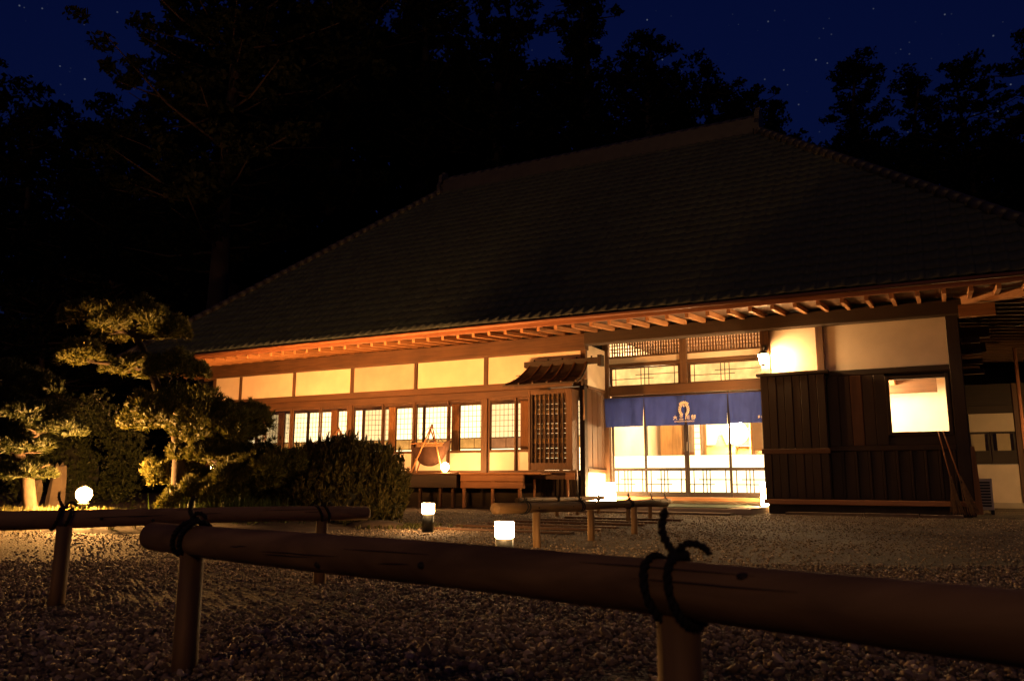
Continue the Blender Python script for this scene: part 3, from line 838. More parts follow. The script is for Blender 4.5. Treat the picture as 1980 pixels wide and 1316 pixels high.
# ------------------------------------------------------------------ entrance curtain (noren) and emblem
def noren():
    t = thing('noren_curtain', (-4.65, 16.0, 1.66), 'long navy blue split curtain with crest and lettering over the entrance', 'curtain')
    yc = 16.0
    obj('curtain_rod', MB().tube([(-6.34, yc, 2.262), (-2.97, yc, 2.262)], .013, 8), 'timberX', t, True)
    xs = [-6.33, -5.462, -4.60, -3.748, -2.985]
    for j in range(4):
        a, b = xs[j] + .004, xs[j + 1] - .004; nx, nz = 30, 14; v = []; f = []
        flare = (.010, .014, .020, .022)[j]
        for k in range(nz + 1):
            u = k / nz; z = 2.262 - u * .60 + (.012 * math.sin(3 * j) * u)
            for i in range(nx + 1):
                p = i / nx; x = a + (b - a) * p
                x += (.5 - p) * 2 * flare * u * 1.4
                y = yc - .016 + .016 * u * math.sin(p * 17 + j * 2.1) + .007 * u * math.sin(p * 41 + j + 2 * u) + .004 * math.sin(p * 60 + 3 * j) * (1 - u)
                v.append((x, y, z))
        for k in range(nz):
            for i in range(nx): q = k * (nx + 1) + i; f.append((q, q + nx + 1, q + nx + 2, q + 1))
        m = MB(); m.add(v, f); obj('curtain_panel', m, 'noren_cloth', t, True)
    # crest: a wreath of leaves closed by a fan at the top
    ey = yc - .04; c = (-4.62, 1.985); m = MB()
    def leaf(x, z, ang, l, wd):
        ca, sa = math.cos(ang), math.sin(ang)
        pts = [(-l, 0), (-l * .3, -wd), (l * .5, -wd * .8), (l, 0), (l * .5, wd * .8), (-l * .3, wd)]
        m.poly_ext([(x + p * ca - q * sa, z + p * sa + q * ca) for p, q in pts], ((0, ey, 0), (1, 0, 0), (0, 0, 1), (0, -1, 0)), .003)
    for sg in (-1, 1):
        for i in range(8):
            g = R(-62 + 17.5 * i)
            leaf(c[0] + sg * .098 * math.cos(g), c[1] - .02 + .125 * math.sin(g), math.pi / 2 - sg * (g * .2 + .75), .026, .013)
            leaf(c[0] + sg * .070 * math.cos(g), c[1] - .02 + .098 * math.sin(g), math.pi / 2 + sg * .5, .020, .009)
    for i in range(7):
        g = R(35 + 110 * i / 6); leaf(c[0] + .085 * math.cos(g), c[1] + .055 + .07 * math.sin(g), g, .036, .017)
    leaf(c[0], c[1] + .06, math.pi / 2, .03, .012)
    obj('crest', m, 'print', t)
    # lettering, each character drawn stroke by stroke on a unit square
    G = {'dai': [[(.1, .62), (.9, .62)], [(.5, .95), (.48, .55), (.12, .08)], [(.5, .58), (.9, .08)]],
         'san': [[(.18, .85), (.82, .85)], [(.24, .5), (.76, .5)], [(.08, .1), (.92, .1)]],
         'kawa': [[(.2, .9), (.18, .4), (.1, .08)], [(.5, .85), (.5, .15)], [(.82, .92), (.82, .05)]],
         'tei': [[(.42, .95), (.12, .82), (.12, .35)], [(.12, .6), (.52, .66)], [(.3, .85), (.38, .4), (.54, .28)], [(.1, .3), (.3, .36)], [(.08, .12), (.5, .12)],
                 [(.65, .92), (.65, .02)], [(.65, .9), (.92, .86), (.78, .6), (.93, .42), (.72, .3)]],
         'ta': [[(.5, .98), (.15, .68)], [(.45, .88), (.78, .88), (.4, .52), (.12, .45)], [(.35, .78), (.5, .66)], [(.6, .56), (.25, .28)], [(.55, .48), (.9, .48), (.5, .12), (.1, .02)], [(.45, .36), (.6, .25)]],
         'ko': [[(.08, .72), (.92, .72)], [(.5, .97), (.5, .45)], [(.22, .45), (.78, .45), (.78, .05), (.22, .05), (.22, .45)]],
         'machi': [[(.05, .85), (.5, .85), (.5, .2), (.05, .2), (.05, .85)], [(.05, .52), (.5, .52)], [(.27, .85), (.27, .2)], [(.55, .82), (.97, .82)], [(.78, .82), (.78, .05), (.66, .12)]]}
    m = MB()
    def char(key, x, z, s, wd):
        for st_ in G[key]:
            for (p, q), (p2, q2) in zip(st_[:-1], st_[1:]):
                m.bar((x + p * s, ey, z + q * s), (x + p2 * s, ey, z + q2 * s), wd, .003, up=(0, 1, 0))
    for i, k in enumerate(('dai', 'san', 'kawa', 'tei')): char(k, -4.855 + i * .125, 1.765, .098, .013)
    for i, k in enumerate(('ta', 'ko', 'machi')): char(k, -3.185 + i * .062, 1.752, .052, .008)
    obj('lettering', m, 'print', t)
    cu = bpy.data.curves.new('lettering', 'FONT'); cu.body = 'OMIKAWA RESIDENCE'; cu.size = .04; cu.align_x = 'CENTER'; cu.extrude = .001
    tmp = bpy.data.objects.new('lettering', cu); col.objects.link(tmp)
    me = bpy.data.meshes.new_from_object(tmp.evaluated_get(bpy.context.evaluated_depsgraph_get()))
    bpy.data.objects.remove(tmp)
    me.materials.clear(); me.materials.append(MAT['print'])
    place('lettering', me, (-4.62, ey, 1.722), t, rot=(R(90), 0, 0))
noren()
def white_drape():
    t = thing('white_drape', (-4.56, 18.6, 1.38), 'pair of white drapes parted like an X inside the entrance hall', 'drape')
    for pts in ([(-4.88, 2.3), (-4.53, 2.3), (-4.56, 1.70), (-4.68, 1.38), (-4.88, 1.38)], [(-4.52, 2.3), (-4.27, 2.3), (-4.27, 1.38), (-4.44, 1.38), (-4.555, 1.70)]):
        obj('drape', MB().poly_ext(pts, ((0, 18.6, 0), (1, 0, 0), (0, 0, 1), (0, 1, 0)), .012), 'shoji_paper', t)  # drapes emit: their brightness is put into a glowing material
    obj('drape_board', B(-4.9, -4.25, 18.66, 18.70, .9, 1.6), 'logX', t)
white_drape()

# ------------------------------------------------------------------ entrance paving, mat, path timbers
def paving():
    m = MB(); m.cbox(-6.3, -2.95, 13.9, 16.06, 0, .10, .012); obj('paving', m, 'concrete', kind='structure')
    m = MB(); m.cbox(-4.95, -3.35, 13.95, 15.9, .101, .115); obj('door_mat', m, 'mat_green', label='dark green mat on the paving before the entrance', cat='mat')
    m = MB(); m.cbox(-6.2, -3.2, 13.5, 13.86, 0, .035, .01); obj('paving', m, 'stone', kind='structure')
    lab = ['nearest', 'second nearest', 'third nearest', 'fourth nearest', 'fifth nearest', 'farthest']
    for i, y in enumerate((7.5, 8.1, 8.75, 9.45, 10.2, 11.0)):
        obj('path_timber', CB(-5.1 + .05 * (i % 3), -3.35 + .07 * (i % 2), y, y + .10, 0, .022 + .006 * (i % 2), .012), 'timberX',
            label=lab[i] + ' half-buried timber step across the gravel path', cat='timber step', group='timber steps on the path')
paving()

# ------------------------------------------------------------------ lamps
def veranda_lamp(x, y, label, r=.085):
    t = thing('veranda_lamp', (x, y, .706), label, 'lamp', 'lamps on the veranda')
    obj('base', MB().lathe((x, y, .707), [(.06, 0), (.06, .012), (.03, .022)], 12), 'black_metal', t, True)
    obj('globe', MB().ball((x, y, .735 + r), r, n=12, m=7), 'globe', t, True)
veranda_lamp(-9.07, 14.10, 'brilliant globe lamp on the veranda edge beside the hanging chair')
def uplight(x, y, label, r=.12, glint=False):
    t = thing('garden_uplight', (x, y, 0), label, 'lamp', 'garden lamps before the veranda')
    obj('stem', MB().tube([(x, y, 0), (x, y, .60)], .014, 8), 'black_metal', t)
    a = Vector((0, math.sin(R(9)), math.cos(R(9)))); c = Vector((x, y, .725))
    obj('bowl', MB().tube([c - a * .10, c - a * .08, c - a * .004], [.03, r * .75, r * 1.12], 18), 'black_metal', t, True)
    m = MB().tube([c - a * .003, c], [r, r], 16); obj('lens', m, 'uplight_glow', t)
    if glint: obj('glint_ball', MB().ball((x, y - .02, .77), .045, n=10, m=6), 'globe', t, True)  # extra glowing ball added so the lamp shows as a glint
uplight(-12.57, 11.3, 'garden lamp glinting through the pine before the veranda', .12, True)
uplight(-8.75, 11.1, 'garden lamp standing hidden behind the round shrub', .10)
def porch_lamp():
    x, y = 2.45, 18.9
    t = thing('porch_lamp', (x, y, 0), 'lamp post lighting the passage by the annex, beyond the right edge', 'lamp')
    obj('pole', MB().tube([(x, y, 0), (x, y, 1.42)], .03, 10), 'black_metal', t)
    obj('shade', MB().lathe((x, y, 1.43), [(.05, 0), (.09, .06), (.09, .16), (.05, .2)], 12), 'porch_glow', t, True)
    obj('cap', MB().lathe((x, y, 1.635), [(.11, 0), (.03, .05)], 12), 'black_metal', t)
porch_lamp()
def bollard(x, y, top, r, label):
    t = thing('bollard_lamp', (x, y, 0), label, 'lamp', 'low bollard lamps on the gravel')
    h = r * 1.62
    obj('post', MB().lathe((x, y, 0), [(r * .93, 0), (r * .93, top - h - .012), (r * .8, top - h - .01)], 16), 'black_metal', t, True)
    obj('shade', MB().lathe((x, y, top - h), [(r * .93, -.004), (r, .004), (r, h - .012), (r * .93, h - .006)], 18), 'bollard_glow', t, True)
    obj('cap', MB().lathe((x, y, top - .006), [(r * .92, 0), (r * .85, .006)], 16), 'white_board', t, True)
bollard(-4.748, 7.08, .294, .064, 'lit black bollard lamp near the round shrub')
bollard(-2.55, 4.68, .255, .062, 'nearer lit bollard lamp just above the foreground rail')
def andon(x, y, z, wb, wt, h, label):
    t = thing('floor_lantern', (x, y, z), label, 'lantern', 'paper lanterns by the entrance')
    m = MB(); a, b = wb / 2, wt / 2
    m.add([(x - a, y - a, z + .025), (x + a, y - a, z + .025), (x + a, y + a, z + .025), (x - a, y + a, z + .025), (x - b, y - b, z + h), (x + b, y - b, z + h), (x + b, y + b, z + h), (x - b, y + b, z + h)],
          [(0, 3, 2, 1), (4, 5, 6, 7), (0, 1, 5, 4), (1, 2, 6, 5), (2, 3, 7, 6), (3, 0, 4, 7)])
    obj('paper_shade', m, 'andon_glow', t)
    obj('base', CB(x - a - .01, x + a + .01, y - a - .01, y + a + .01, z, z + .024), 'darkX', t)
    m = MB()
    for sx in (-1, 1):
        for sy in (-1, 1): m.bar((x + sx * a, y + sy * a, z + .02), (x + sx * b, y + sy * b, z + h + .01), .012, .012)
    obj('frame', m, 'timberZ', t)
andon(-6.2, 15.62, .10, .36, .30, .42, 'wide glowing paper lantern left of the entrance doors')
andon(-3.0, 15.55, .10, .22, .19, .44, 'tall glowing paper lantern right of the entrance doors')
def wall_lamp():
    x, y = -2.82, 14.86
    t = thing('wall_lantern', (x, y, 2.62), 'bright carriage lantern on the post right of the entrance', 'lantern')
    obj('glass_shade', MB().lathe((x, y, 2.63), [(.055, 0), (.085, .15), (.085, .16)], 8), 'wall_glow', t)
    obj('hood', MB().lathe((x, y, 2.795), [(.115, 0), (.05, .07), (.02, .075), (.015, .11)], 8), 'black_metal', t)
    obj('cup', MB().lathe((x, y, 2.60), [(.02, 0), (.055, .028)], 8), 'black_metal', t)
    m = MB().tube([(x, y, 2.88), (x, y + .06, 2.95), (x, y + .16, 2.92)], .012, 6); m.box(x - .04, x + .04, 15.015, 15.029, 2.80, 3.0)
    obj('arm', m, 'black_metal', t)
wall_lamp()
def flood():
    p = np.array((-8.63, 5.94, .33))
    d = np.array((0.80, -0.52, .12)); d /= np.linalg.norm(d)
    t = thing('garden_floodlight', (p[0], p[1], 0), 'dazzling garden floodlight on a spike below the pine', 'floodlight')
    obj('spike', MB().tube([(p[0], p[1], 0), (p[0], p[1], .27)], .012, 8), 'black_metal', t)
    a = p - d * .02
    obj('collar', MB().lathe((p[0], p[1], .225), [(.03, 0), (.06, .02), (.05, .03)], 12), 'black_metal', t, True)
    obj('lens', MB().ball((p[0], p[1], p[2] + .02), .085, .085, .08, 12, 7), 'flood_glow', t, True)
    m = MB()
    for k in range(3):
        g = 2 * math.pi * k / 3 + .5
        m.tube([(p[0] + .05 * math.cos(g), p[1] + .05 * math.sin(g), .25), (p[0] + .10 * math.cos(g), p[1] + .10 * math.sin(g), .35), (p[0] + .02 * math.cos(g), p[1] + .02 * math.sin(g), .445)], .003, 5)
    obj('guard', m, 'black_metal', t, True)
flood()

# ------------------------------------------------------------------ hanging chairs on the veranda
def hammock(ox, oy, label):
    z = .707
    t = thing('hanging_chair', (ox, oy, z), label, 'chair', 'hanging chairs on the veranda')
    P = lambda x, y, zz: (ox + x, oy + y, z + zz)
    apex1, apex2 = P(.13, -.26, .98), P(-.27, .3, .92)
    for a, f1, f2 in ((apex1, P(-.34, -.30, 0), P(.40, -.24, 0)), (apex2, P(-.62, .3, 0), P(.10, .32, 0))):
        for q in (f1, f2):
            obj('frame_leg', MB().tube([a, q], [.014, .016], 8), 'paleZ', t, True)
    obj('frame_bar', MB().tube([apex1, apex2], .012, 8), 'paleX', t, True)
    for q in (apex1, apex2): obj('joint', MB().ball(q, .022, n=8, m=5), 'black_metal', t, True)
    # pleated cloth bag slung under the trestle, with a lower tail to the left rear
    def bag(cx, cy, rx, ry, rz, zt, tilt):
        nu, nv = 40, 9; v = []; f = []
        for j in range(nv + 1):
            g = math.pi / 2 * j / nv
            for i in range(nu):
                a_ = 2 * math.pi * i / nu; k = (1 + .035 * math.sin(a_ * 20) * math.cos(g)) * math.cos(g) ** .8 if j < nv else .02
                x = rx * k * math.cos(a_) - .13 * math.sin(g) * rx / .42; v.append(P(cx + x, cy + ry * k * math.sin(a_), zt - rz * math.sin(g) + tilt * x + .10 * (x / rx) ** 2))
        for j in range(nv):
            for i in range(nu): f.append((j * nu + i, j * nu + (i + 1) % nu, (j + 1) * nu + (i + 1) % nu, (j + 1) * nu + i))
        m = MB(); m.add(v, f); return m
    obj('seat_cloth', bag(.04, -.05, .43, .20, .42, .55, .04), 'canvas', t, True)
    obj('foot_sling', bag(-.45, .2, .22, .16, .26, .52, -.25), 'canvas', t, True)
    obj('seat_rim', MB().tube([P(-.40, -.245, .60), P(.0, -.26, .615), P(.42, -.245, .60)], .014, 8), 'paleX', t, True)
    obj('fringe', B(ox - .24, ox + .40, oy - .262, oy - .256, z + .53, z + .59), 'straw', t)
    for q in (-.38, .42):
        obj('hanger', MB().tube([apex1, P(q, -.245, .60)], .005, 5), 'rope', t)
    obj('pillow', MB().ball(P(-.02, .0, .55), .15, .10, .13, 12, 7), 'white_cloth', t, True)
hammock(-9.58, 14.42, 'brown canvas hanging chair on a wooden trestle beside the veranda lamp')
hammock(-12.05, 14.42, 'hanging chair whose trestle top peeks over the round shrub')

# ------------------------------------------------------------------ log rail fences lashed with black rope
def lash(t, axis_p, d, r, pr, flip=1):
    d = Vector(d).normalized(); up = Vector((0, 0, 1)); s = d.cross(up).normalized(); c = Vector(axis_p)
    m = MB()
    def strand(path, rr, turns):
        n = len(path)
        for ph in (0, math.pi):
            pts = []
            for i, q in enumerate(path):
                tg = (path[min(n - 1, i + 1)] - path[max(0, i - 1)]).normalized(); e1 = tg.orthogonal().normalized(); e1 = (Vector((.31, .52, .79)) - tg * tg.dot(Vector((.31, .52, .79)))).normalized(); e2 = tg.cross(e1)
                g = ph + turns * 2 * math.pi * i / (n - 1)
                pts.append(q + (e1 * math.cos(g) + e2 * math.sin(g)) * rr * .62)
            m.tube(pts, [rr * .72] * (n - 1) + [rr * .35], 5)
    for off in (-.024, .016):
        strand([c + d * (off + .014 * math.sin(2 * math.pi * k / 60) * flip) + s * math.cos(2 * math.pi * k / 60) * (r + .005) + up * math.sin(2 * math.pi * k / 60) * (r + .005) for k in range(61)], .0058, 12)
    top = c + up * (r + .008)
    m.ball(top, .015, .014, .011, 8, 5); m.ball(top + d * .012 + up * .003, .010, .010, .008, 8, 5)
    strand([top + up * (.066 * u) + d * (-.012 * u - .014 * math.sin(u * 2.6)) + s * .006 * math.sin(u * 4) for u in [i / 14 for i in range(15)]], .0060, 4)
    strand([top + up * (.020 * math.sin(u * 2.9)) + d * (.050 * u) + s * .008 * math.sin(u * 5) for u in [i / 14 for i in range(15)]], .0052, 4)
    obj('rope_tie', m, 'rope', t, True)
def log_rail(t, p0, p1, r0, r1):
    n = 10; pts = []; rad = []
    p0 = Vector(p0); p1 = Vector(p1)
    L = (p1 - p0).length
    for i in range(n + 1):
        u = i / n; q = p0.lerp(p1, u); q.z += .004 * math.sin(u * 7 + p0.x) ; q.x += .004 * math.sin(u * 5 + p0.y)
        pts.append(q); rad.append((r0 + (r1 - r0) * u) * (1 + .025 * math.sin(u * 11 + p0.y * 3)))
    d = (p1 - p0).normalized()
    pts = [pts[0] - d * .006] + pts + [pts[-1] + d * .006]; rad = [r0 * .86] + rad + [r1 * .86]
    ax = 'X' if abs(d.x) > abs(d.y) else 'Y'
    o = obj('rail', MB().tube(pts, rad, 22), 'log' + ax, t, True)
    m = MB()
    for k in range(int(L * 3)):
        u = random.uniform(.05, .95); g = random.uniform(-1.2, 1.2)
        s = d.cross(Vector((0, 0, 1))).normalized() * -1
        rr = (r0 + (r1 - r0) * u)
        q = p0.lerp(p1, u) + (s * (1 if s.y < 0 else -1) * math.cos(g) + Vector((0, 0, 1)) * math.sin(g)) * rr * .965
        obj('knot', MB().ball(q, .010, .008, .007, 8, 5), 'darkX', o, True)
    return o
def cracks(t, p0, p1, r0, r1):
    d = (p1 - p0).normalized(); L = (p1 - p0).length; s = Vector((d.y, -d.x, 0))
    if s.y > 0: s = -s
    for k in range(int(3 + L * 3)):
        u = random.uniform(.03, .9); g0 = random.uniform(-1.0, 1.1); ln = random.uniform(.08, .32)
        pts = []
        for i in range(6):
            w_ = min(1, u + ln / L * i / 5); g = g0 + .02 * i + random.gauss(0, .012); rr = (r0 + (r1 - r0) * w_) * (1 + .025 * math.sin(w_ * 11 + p0.y * 3)) - .0002
            q = p0.lerp(p1, w_); q.z += .004 * math.sin(w_ * 7 + p0.x); q.x += .004 * math.sin(w_ * 5 + p0.y)
            pts.append(q + (s * math.cos(g) + Vector((0, 0, 1)) * math.sin(g)) * rr)
        obj('crack', MB().tube(pts, [.0003, .0013, .0016, .0016, .0012, .0003], 5), 'rope', t)
def fence(name, p0, p1, z, r0, r1, posts, pr, label, zends=None):
    p0 = Vector((*p0, z if zends is None else zends[0])); p1 = Vector((*p1, z if zends is None else zends[1]))
    t = thing('log_fence', (posts[0][0], posts[0][1], 0), label, 'fence', 'low log rail fences')
    rl = log_rail(t, p0, p1, r0, r1)
    if name in 'abc': cracks(rl, p0, p1, r0, r1)
    d = p1 - p0
    for i, (x, y) in enumerate(posts):
        u = (Vector((x, y)) - p0.xy).dot(d.xy) / d.xy.length_squared
        zc = p0.z + d.z * u; r = r0 + (r1 - r0) * u
        ti = random.gauss(0, .006)
        m = MB().tube([(x + ti, y, -.05), (x, y, .10), (x, y, zc - r * .80)], [pr * 1.03, pr, pr * .97], 18)
        obj('post', m, 'logZ', t, True)
        if 0 < u < 1: lash(t, p0 + d * u, d, r, pr, -1 if i % 2 else 1)
fence('a', (-2.06, 1.644), (.75, .876), .335, .041, .0405, [(-1.812, 1.576), (-.359, 1.179)], .032, 'big log rail across the foreground, lashed with black rope')
fence('b', (-3.60, 1.45), (-2.672, 3.42), .335, .039, .034, [(-3.207, 2.135), (-2.775, 3.20)], .030, 'log rail in front of the pine and the floodlight, ending by the shrub')
fence('c', (-3.02, 5.40), (-2.82, 8.95), .305, .043, .034, [(-2.889, 5.822), (-2.833, 6.791), (-2.829, 7.902)], .031, 'log rail whose cut end faces the bollard lamp, three posts in view', (.305, .285))
fence('d', (-5.36, 10.2), (-5.36, 13.4), .258, .036, .033, [(-5.364, 11.521), (-5.358, 12.296), (-5.36, 13.2)], .027, 'far log rail along the left of the path, lit by the lantern')
fence('e', (-3.74, 9.9), (-3.79, 12.15), .25, .037, .034, [(-3.756, 10.265), (-3.79, 11.255), (-3.782, 11.928)], .028, 'far log rail on the right of the path, before the entrance mat')

# ------------------------------------------------------------------ plants
def tufts(P, D, n, length, width, spread):
    """thin three-sided needles fanned out round each direction D from each point P"""
    N = len(P); D = D / np.linalg.norm(D, axis=1, keepdims=True)
    P = np.repeat(P, n, 0); D = np.repeat(D, n, 0)
    D = D + rng.normal(0, spread, D.shape); D /= np.linalg.norm(D, axis=1, keepdims=True)
    L = length * rng.uniform(.65, 1.25, (N * n, 1))
    s = np.cross(D, rng.normal(0, 1, D.shape)); s /= np.linalg.norm(s, axis=1, keepdims=True)
    w_ = width * rng.uniform(.7, 1.3, (N * n, 1))
    a = P - s * w_ / 2; b = P + s * w_ / 2; c = P + D * L * .62 + s * w_ * .42; c2 = P + D * L * .62 - s * w_ * .42; d = P + D * L
    v = np.stack([a, b, c, d, c2], 1).reshape(-1, 3)
    f = np.arange(N * n * 5).reshape(-1, 5)
    return v, f
def leaves(P, size, N_=None):
    N = len(P); a = rng.normal(0, 1, (N, 3)); a /= np.linalg.norm(a, axis=1, keepdims=True)
    b = np.cross(a, rng.normal(0, 1, (N, 3))); b /= np.linalg.norm(b, axis=1, keepdims=True)
    s = size * rng.uniform(.6, 1.4, (N, 1))
    v = np.stack([P - a * s, P + b * s * .55, P + a * s, P - b * s * .55], 1).reshape(-1, 3)
    return v, np.arange(N * 4).reshape(-1, 4)
def ell_pts(n, c, rx, ry, rz, lo=-.35, shell=.65, wob=.16):
    d = rng.normal(0, 1, (n * 3, 3)); d /= np.linalg.norm(d, axis=1, keepdims=True)
    d = d[d[:, 2] > lo][:n]
    k = 1 + wob * np.sin(d[:, 0] * 7 + c[0] * 5) * np.sin(d[:, 1] * 6 + c[1] * 3) + wob * .7 * np.sin(d[:, 0] * 13 - d[:, 1] * 15 + c[2] * 9)
    r = rng.uniform(shell, 1.0, len(d)) * k
    p = d * r[:, None] * np.array((rx, ry, rz)) + np.array(c)
    nn = d / np.array((rx, ry, rz)); nn /= np.linalg.norm(nn, axis=1, keepdims=True)
    return p, nn
def pine(name, base, trunk, pads, label, mat, dens=1.0):
    t = thing(name, (base[0], base[1], 0), label, 'pine tree')
    rad = np.linspace(.085, .035, len(trunk))
    V = []; F = []; k = 0; br = MB().tube(trunk, list(rad), 12)
    for (c, rx, rz) in pads:
        c = np.array(c, float)
        # several sub-clouds per pad give it a broken outline
        subs = [(c, rx * .62, rz * .9)]
        for q in range(int(7 + rx * 16)):
            g = rng.uniform(0, 2 * np.pi); u = rng.uniform(.45, .95)
            subs.append((c + np.array((math.cos(g) * rx * u, math.sin(g) * rx * u, -rz * .35 * u + rng.normal(0, rz * .28))), min(.22, rx * rng.uniform(.14, .30)), rz * rng.uniform(.4, .8)))
        for sc_, a, b in subs:
            p, nn = ell_pts(int(dens * (100 + 1500 * a * a)), sc_, a, a, b)
            D = nn * .7 + np.array((0, 0, .75))
            v, f = tufts(p, D, 15, .075, .0085, .46); V.append(v); F.append(f + k); k += len(v)
        # limb to the pad and twigs below it
        i = int(np.argmin([np.linalg.norm(np.array(q) - c) + 3 * max(0, q[2] - c[2]) for q in trunk])); q = np.array(trunk[i])
        e = c - np.array((0, 0, rz * .35)); md = (q + e) / 2 + np.array((0, 0, -.05 + rng.normal(0, .03)))
        br.tube([q, md, e], [.034, .026, .014], 8)
        for _ in range(int(4 + rx * 12)):
            g = rng.uniform(0, 2 * np.pi); u = rng.uniform(.4, .9); e2 = e + np.array((math.cos(g) * rx * u, math.sin(g) * rx * u, rng.uniform(-.05, .12)))
            br.tube([e + (e2 - e) * .05 + (q - e) * .12, (e + e2) / 2 + np.array((0, 0, rng.normal(0, .03))), e2], [.012, .009, .004], 5)
    obj('trunk', br, 'bark', t, True)
    o = obj('crown', (np.concatenate(V), np.concatenate(F)), mat, t)
pine('garden_pine', (-7.87, 6.57), [(-7.75, 6.62, -.05), (-7.87, 6.57, .35), (-7.86, 6.55, .75), (-7.92, 6.53, 1.1), (-8.12, 6.42, 1.5), (-8.27, 6.35, 1.9), (-8.42, 6.27, 2.2)],
     [((-8.50, 6.22, 2.34), .62, .24), ((-8.92, 6.0, 2.46), .30, .15), ((-8.15, 6.42, 2.28), .32, .16), ((-8.92, 6.02, 1.95), .26, .17), ((-8.40, 6.30, 1.84), .24, .13), ((-8.0, 6.5, 1.80), .40, .17),
      ((-7.74, 6.66, 1.28), .80, .32), ((-7.45, 6.8, 1.10), .55, .28), ((-7.6, 6.8, .82), .50, .18), ((-7.05, 7.05, .64), .58, .25), ((-7.65, 6.75, .35), .5, .16), ((-8.35, 6.95, .62), .36, .18)],
     'clipped cloud-shaped garden pine lit gold from below on its left', 'needle')
pine('garden_pine', (-9.4, 5.75), [(-9.3, 5.8, -.05), (-9.4, 5.75, .5), (-9.55, 5.66, .9), (-9.5, 5.7, 1.3), (-9.45, 5.7, 1.6)],
     [((-9.75, 5.55, 1.68), .55, .20), ((-9.40, 5.78, 1.52), .36, .15), ((-9.7, 5.6, 1.28), .75, .20), ((-9.3, 5.8, 1.12), .40, .15), ((-9.75, 5.6, .86), .7, .14), ((-9.5, 5.7, .60), .42, .09)],
     'dim spreading garden pine at the left edge of the picture', 'needle_shaded', .8)
def shrub():
    c = (-6.52, 7.86, .38)
    t = thing('round_shrub', (c[0], c[1], 0), 'dense rounded clipped shrub by the end of the log rail', 'shrub')
    core = MB().ball((c[0], c[1], .36), .70, .64, .50, 20, 12); obj('blocker_core', core, 'shrub_core', t, True)  # added opaque core that blocks light through the foliage
    p, nn = ell_pts(3600, c, .86, .78, .62, -.75, .80, .09)
    p = p[p[:, 2] > .03]; nn = nn[:len(p)]
    D = nn * .55 + np.array((0, 0, .85))
    v1, f1 = tufts(p, D, 12, .060, .013, .38)
    p2 = p[rng.uniform(0, 1, len(p)) < .6] + np.array((0, 0, .03)); v2, f2 = tufts(p2, nn[:1] * 0 + np.tile((0.05, 0, 1.), (len(p2), 1)) + rng.normal(0, .22, (len(p2), 3)), 6, .085, .012, .22)
    obj('foliage', (np.concatenate([v1, v2]), np.concatenate([f1, f2 + len(v1)])), 'shrub_leaf', t)
shrub()
def shrub_low():
    c = (-7.65, 7.5, .20)
    t = thing('low_shrub', (c[0], c[1], 0), 'low dark shrub filling the gap between pine and round shrub', 'shrub')
    obj('blocker_core', MB().ball((c[0], c[1], .2), .36, .34, .26, 16, 9), 'shrub_core', t, True)  # added dark core, keeps light from passing through the leaves
    p, nn = ell_pts(1100, c, .55, .5, .36, -.6, .8, .1)
    v, f = tufts(p, nn * .6 + np.array((0, 0, .7)), 11, .06, .013, .4); obj('foliage', (v, f), 'shrub_leaf', t)
shrub_low()
def fill_shrub(c, r, h, n, label, mat):
    t = thing('low_shrub', (c[0], c[1], 0), label, 'shrub')
    obj('blocker_core', MB().ball((c[0], c[1], h * .36), r * .4, r * .38, h * .28, 16, 9), 'shrub_core', t, True)  # hidden core added to block light inside the shrub
    p, nn = ell_pts(n, (c[0], c[1], h * .45), r, r * .9, h * .6, -.6, .8, .22)
    v, f = tufts(p, nn * .6 + np.array((0, 0, .7)), 11, .06, .012, .45); obj('foliage', (v, f), mat, t)
fill_shrub((-8.5, 8.4), .75, .95, 2600, 'dim leafy shrub in the dark between the two pines', 'needle_shaded')
fill_shrub((-7.75, 7.7), .55, .75, 1000, 'dim shrub close behind the clipped pine trunk', 'needle_shaded')
fill_shrub((-12.4, 8.3), 1.0, 1.7, 4200, 'tall dim shrub behind the left-hand pine', 'needle_shaded')
def grass_patch(name, c, rx, ry, n, h, label, mat='grass'):
    p = np.c_[rng.normal(c[0], rx, n), rng.normal(c[1], ry, n), np.zeros(n)]
    v, f = tufts(p, np.tile((0, 0, 1.), (n, 1)) + rng.normal(0, .18, (n, 3)), 5, h, .009, .30)
    obj(name, (v, f), mat, kind='stuff', label=label, cat='grass')
grass_patch('grass', (-8.9, 5.75), .7, .25, 600, .20, 'short grass glowing round the floodlight')
grass_patch('ground_cover', (-7.2, 6.75), .32, .22, 520, .32, 'bright green ground cover behind the log rail', 'ground_cover')
grass_patch('moss_tuft', (-5.6, 7.6), .28, .2, 260, .05, 'low mossy tufts at the foot of the round shrub')
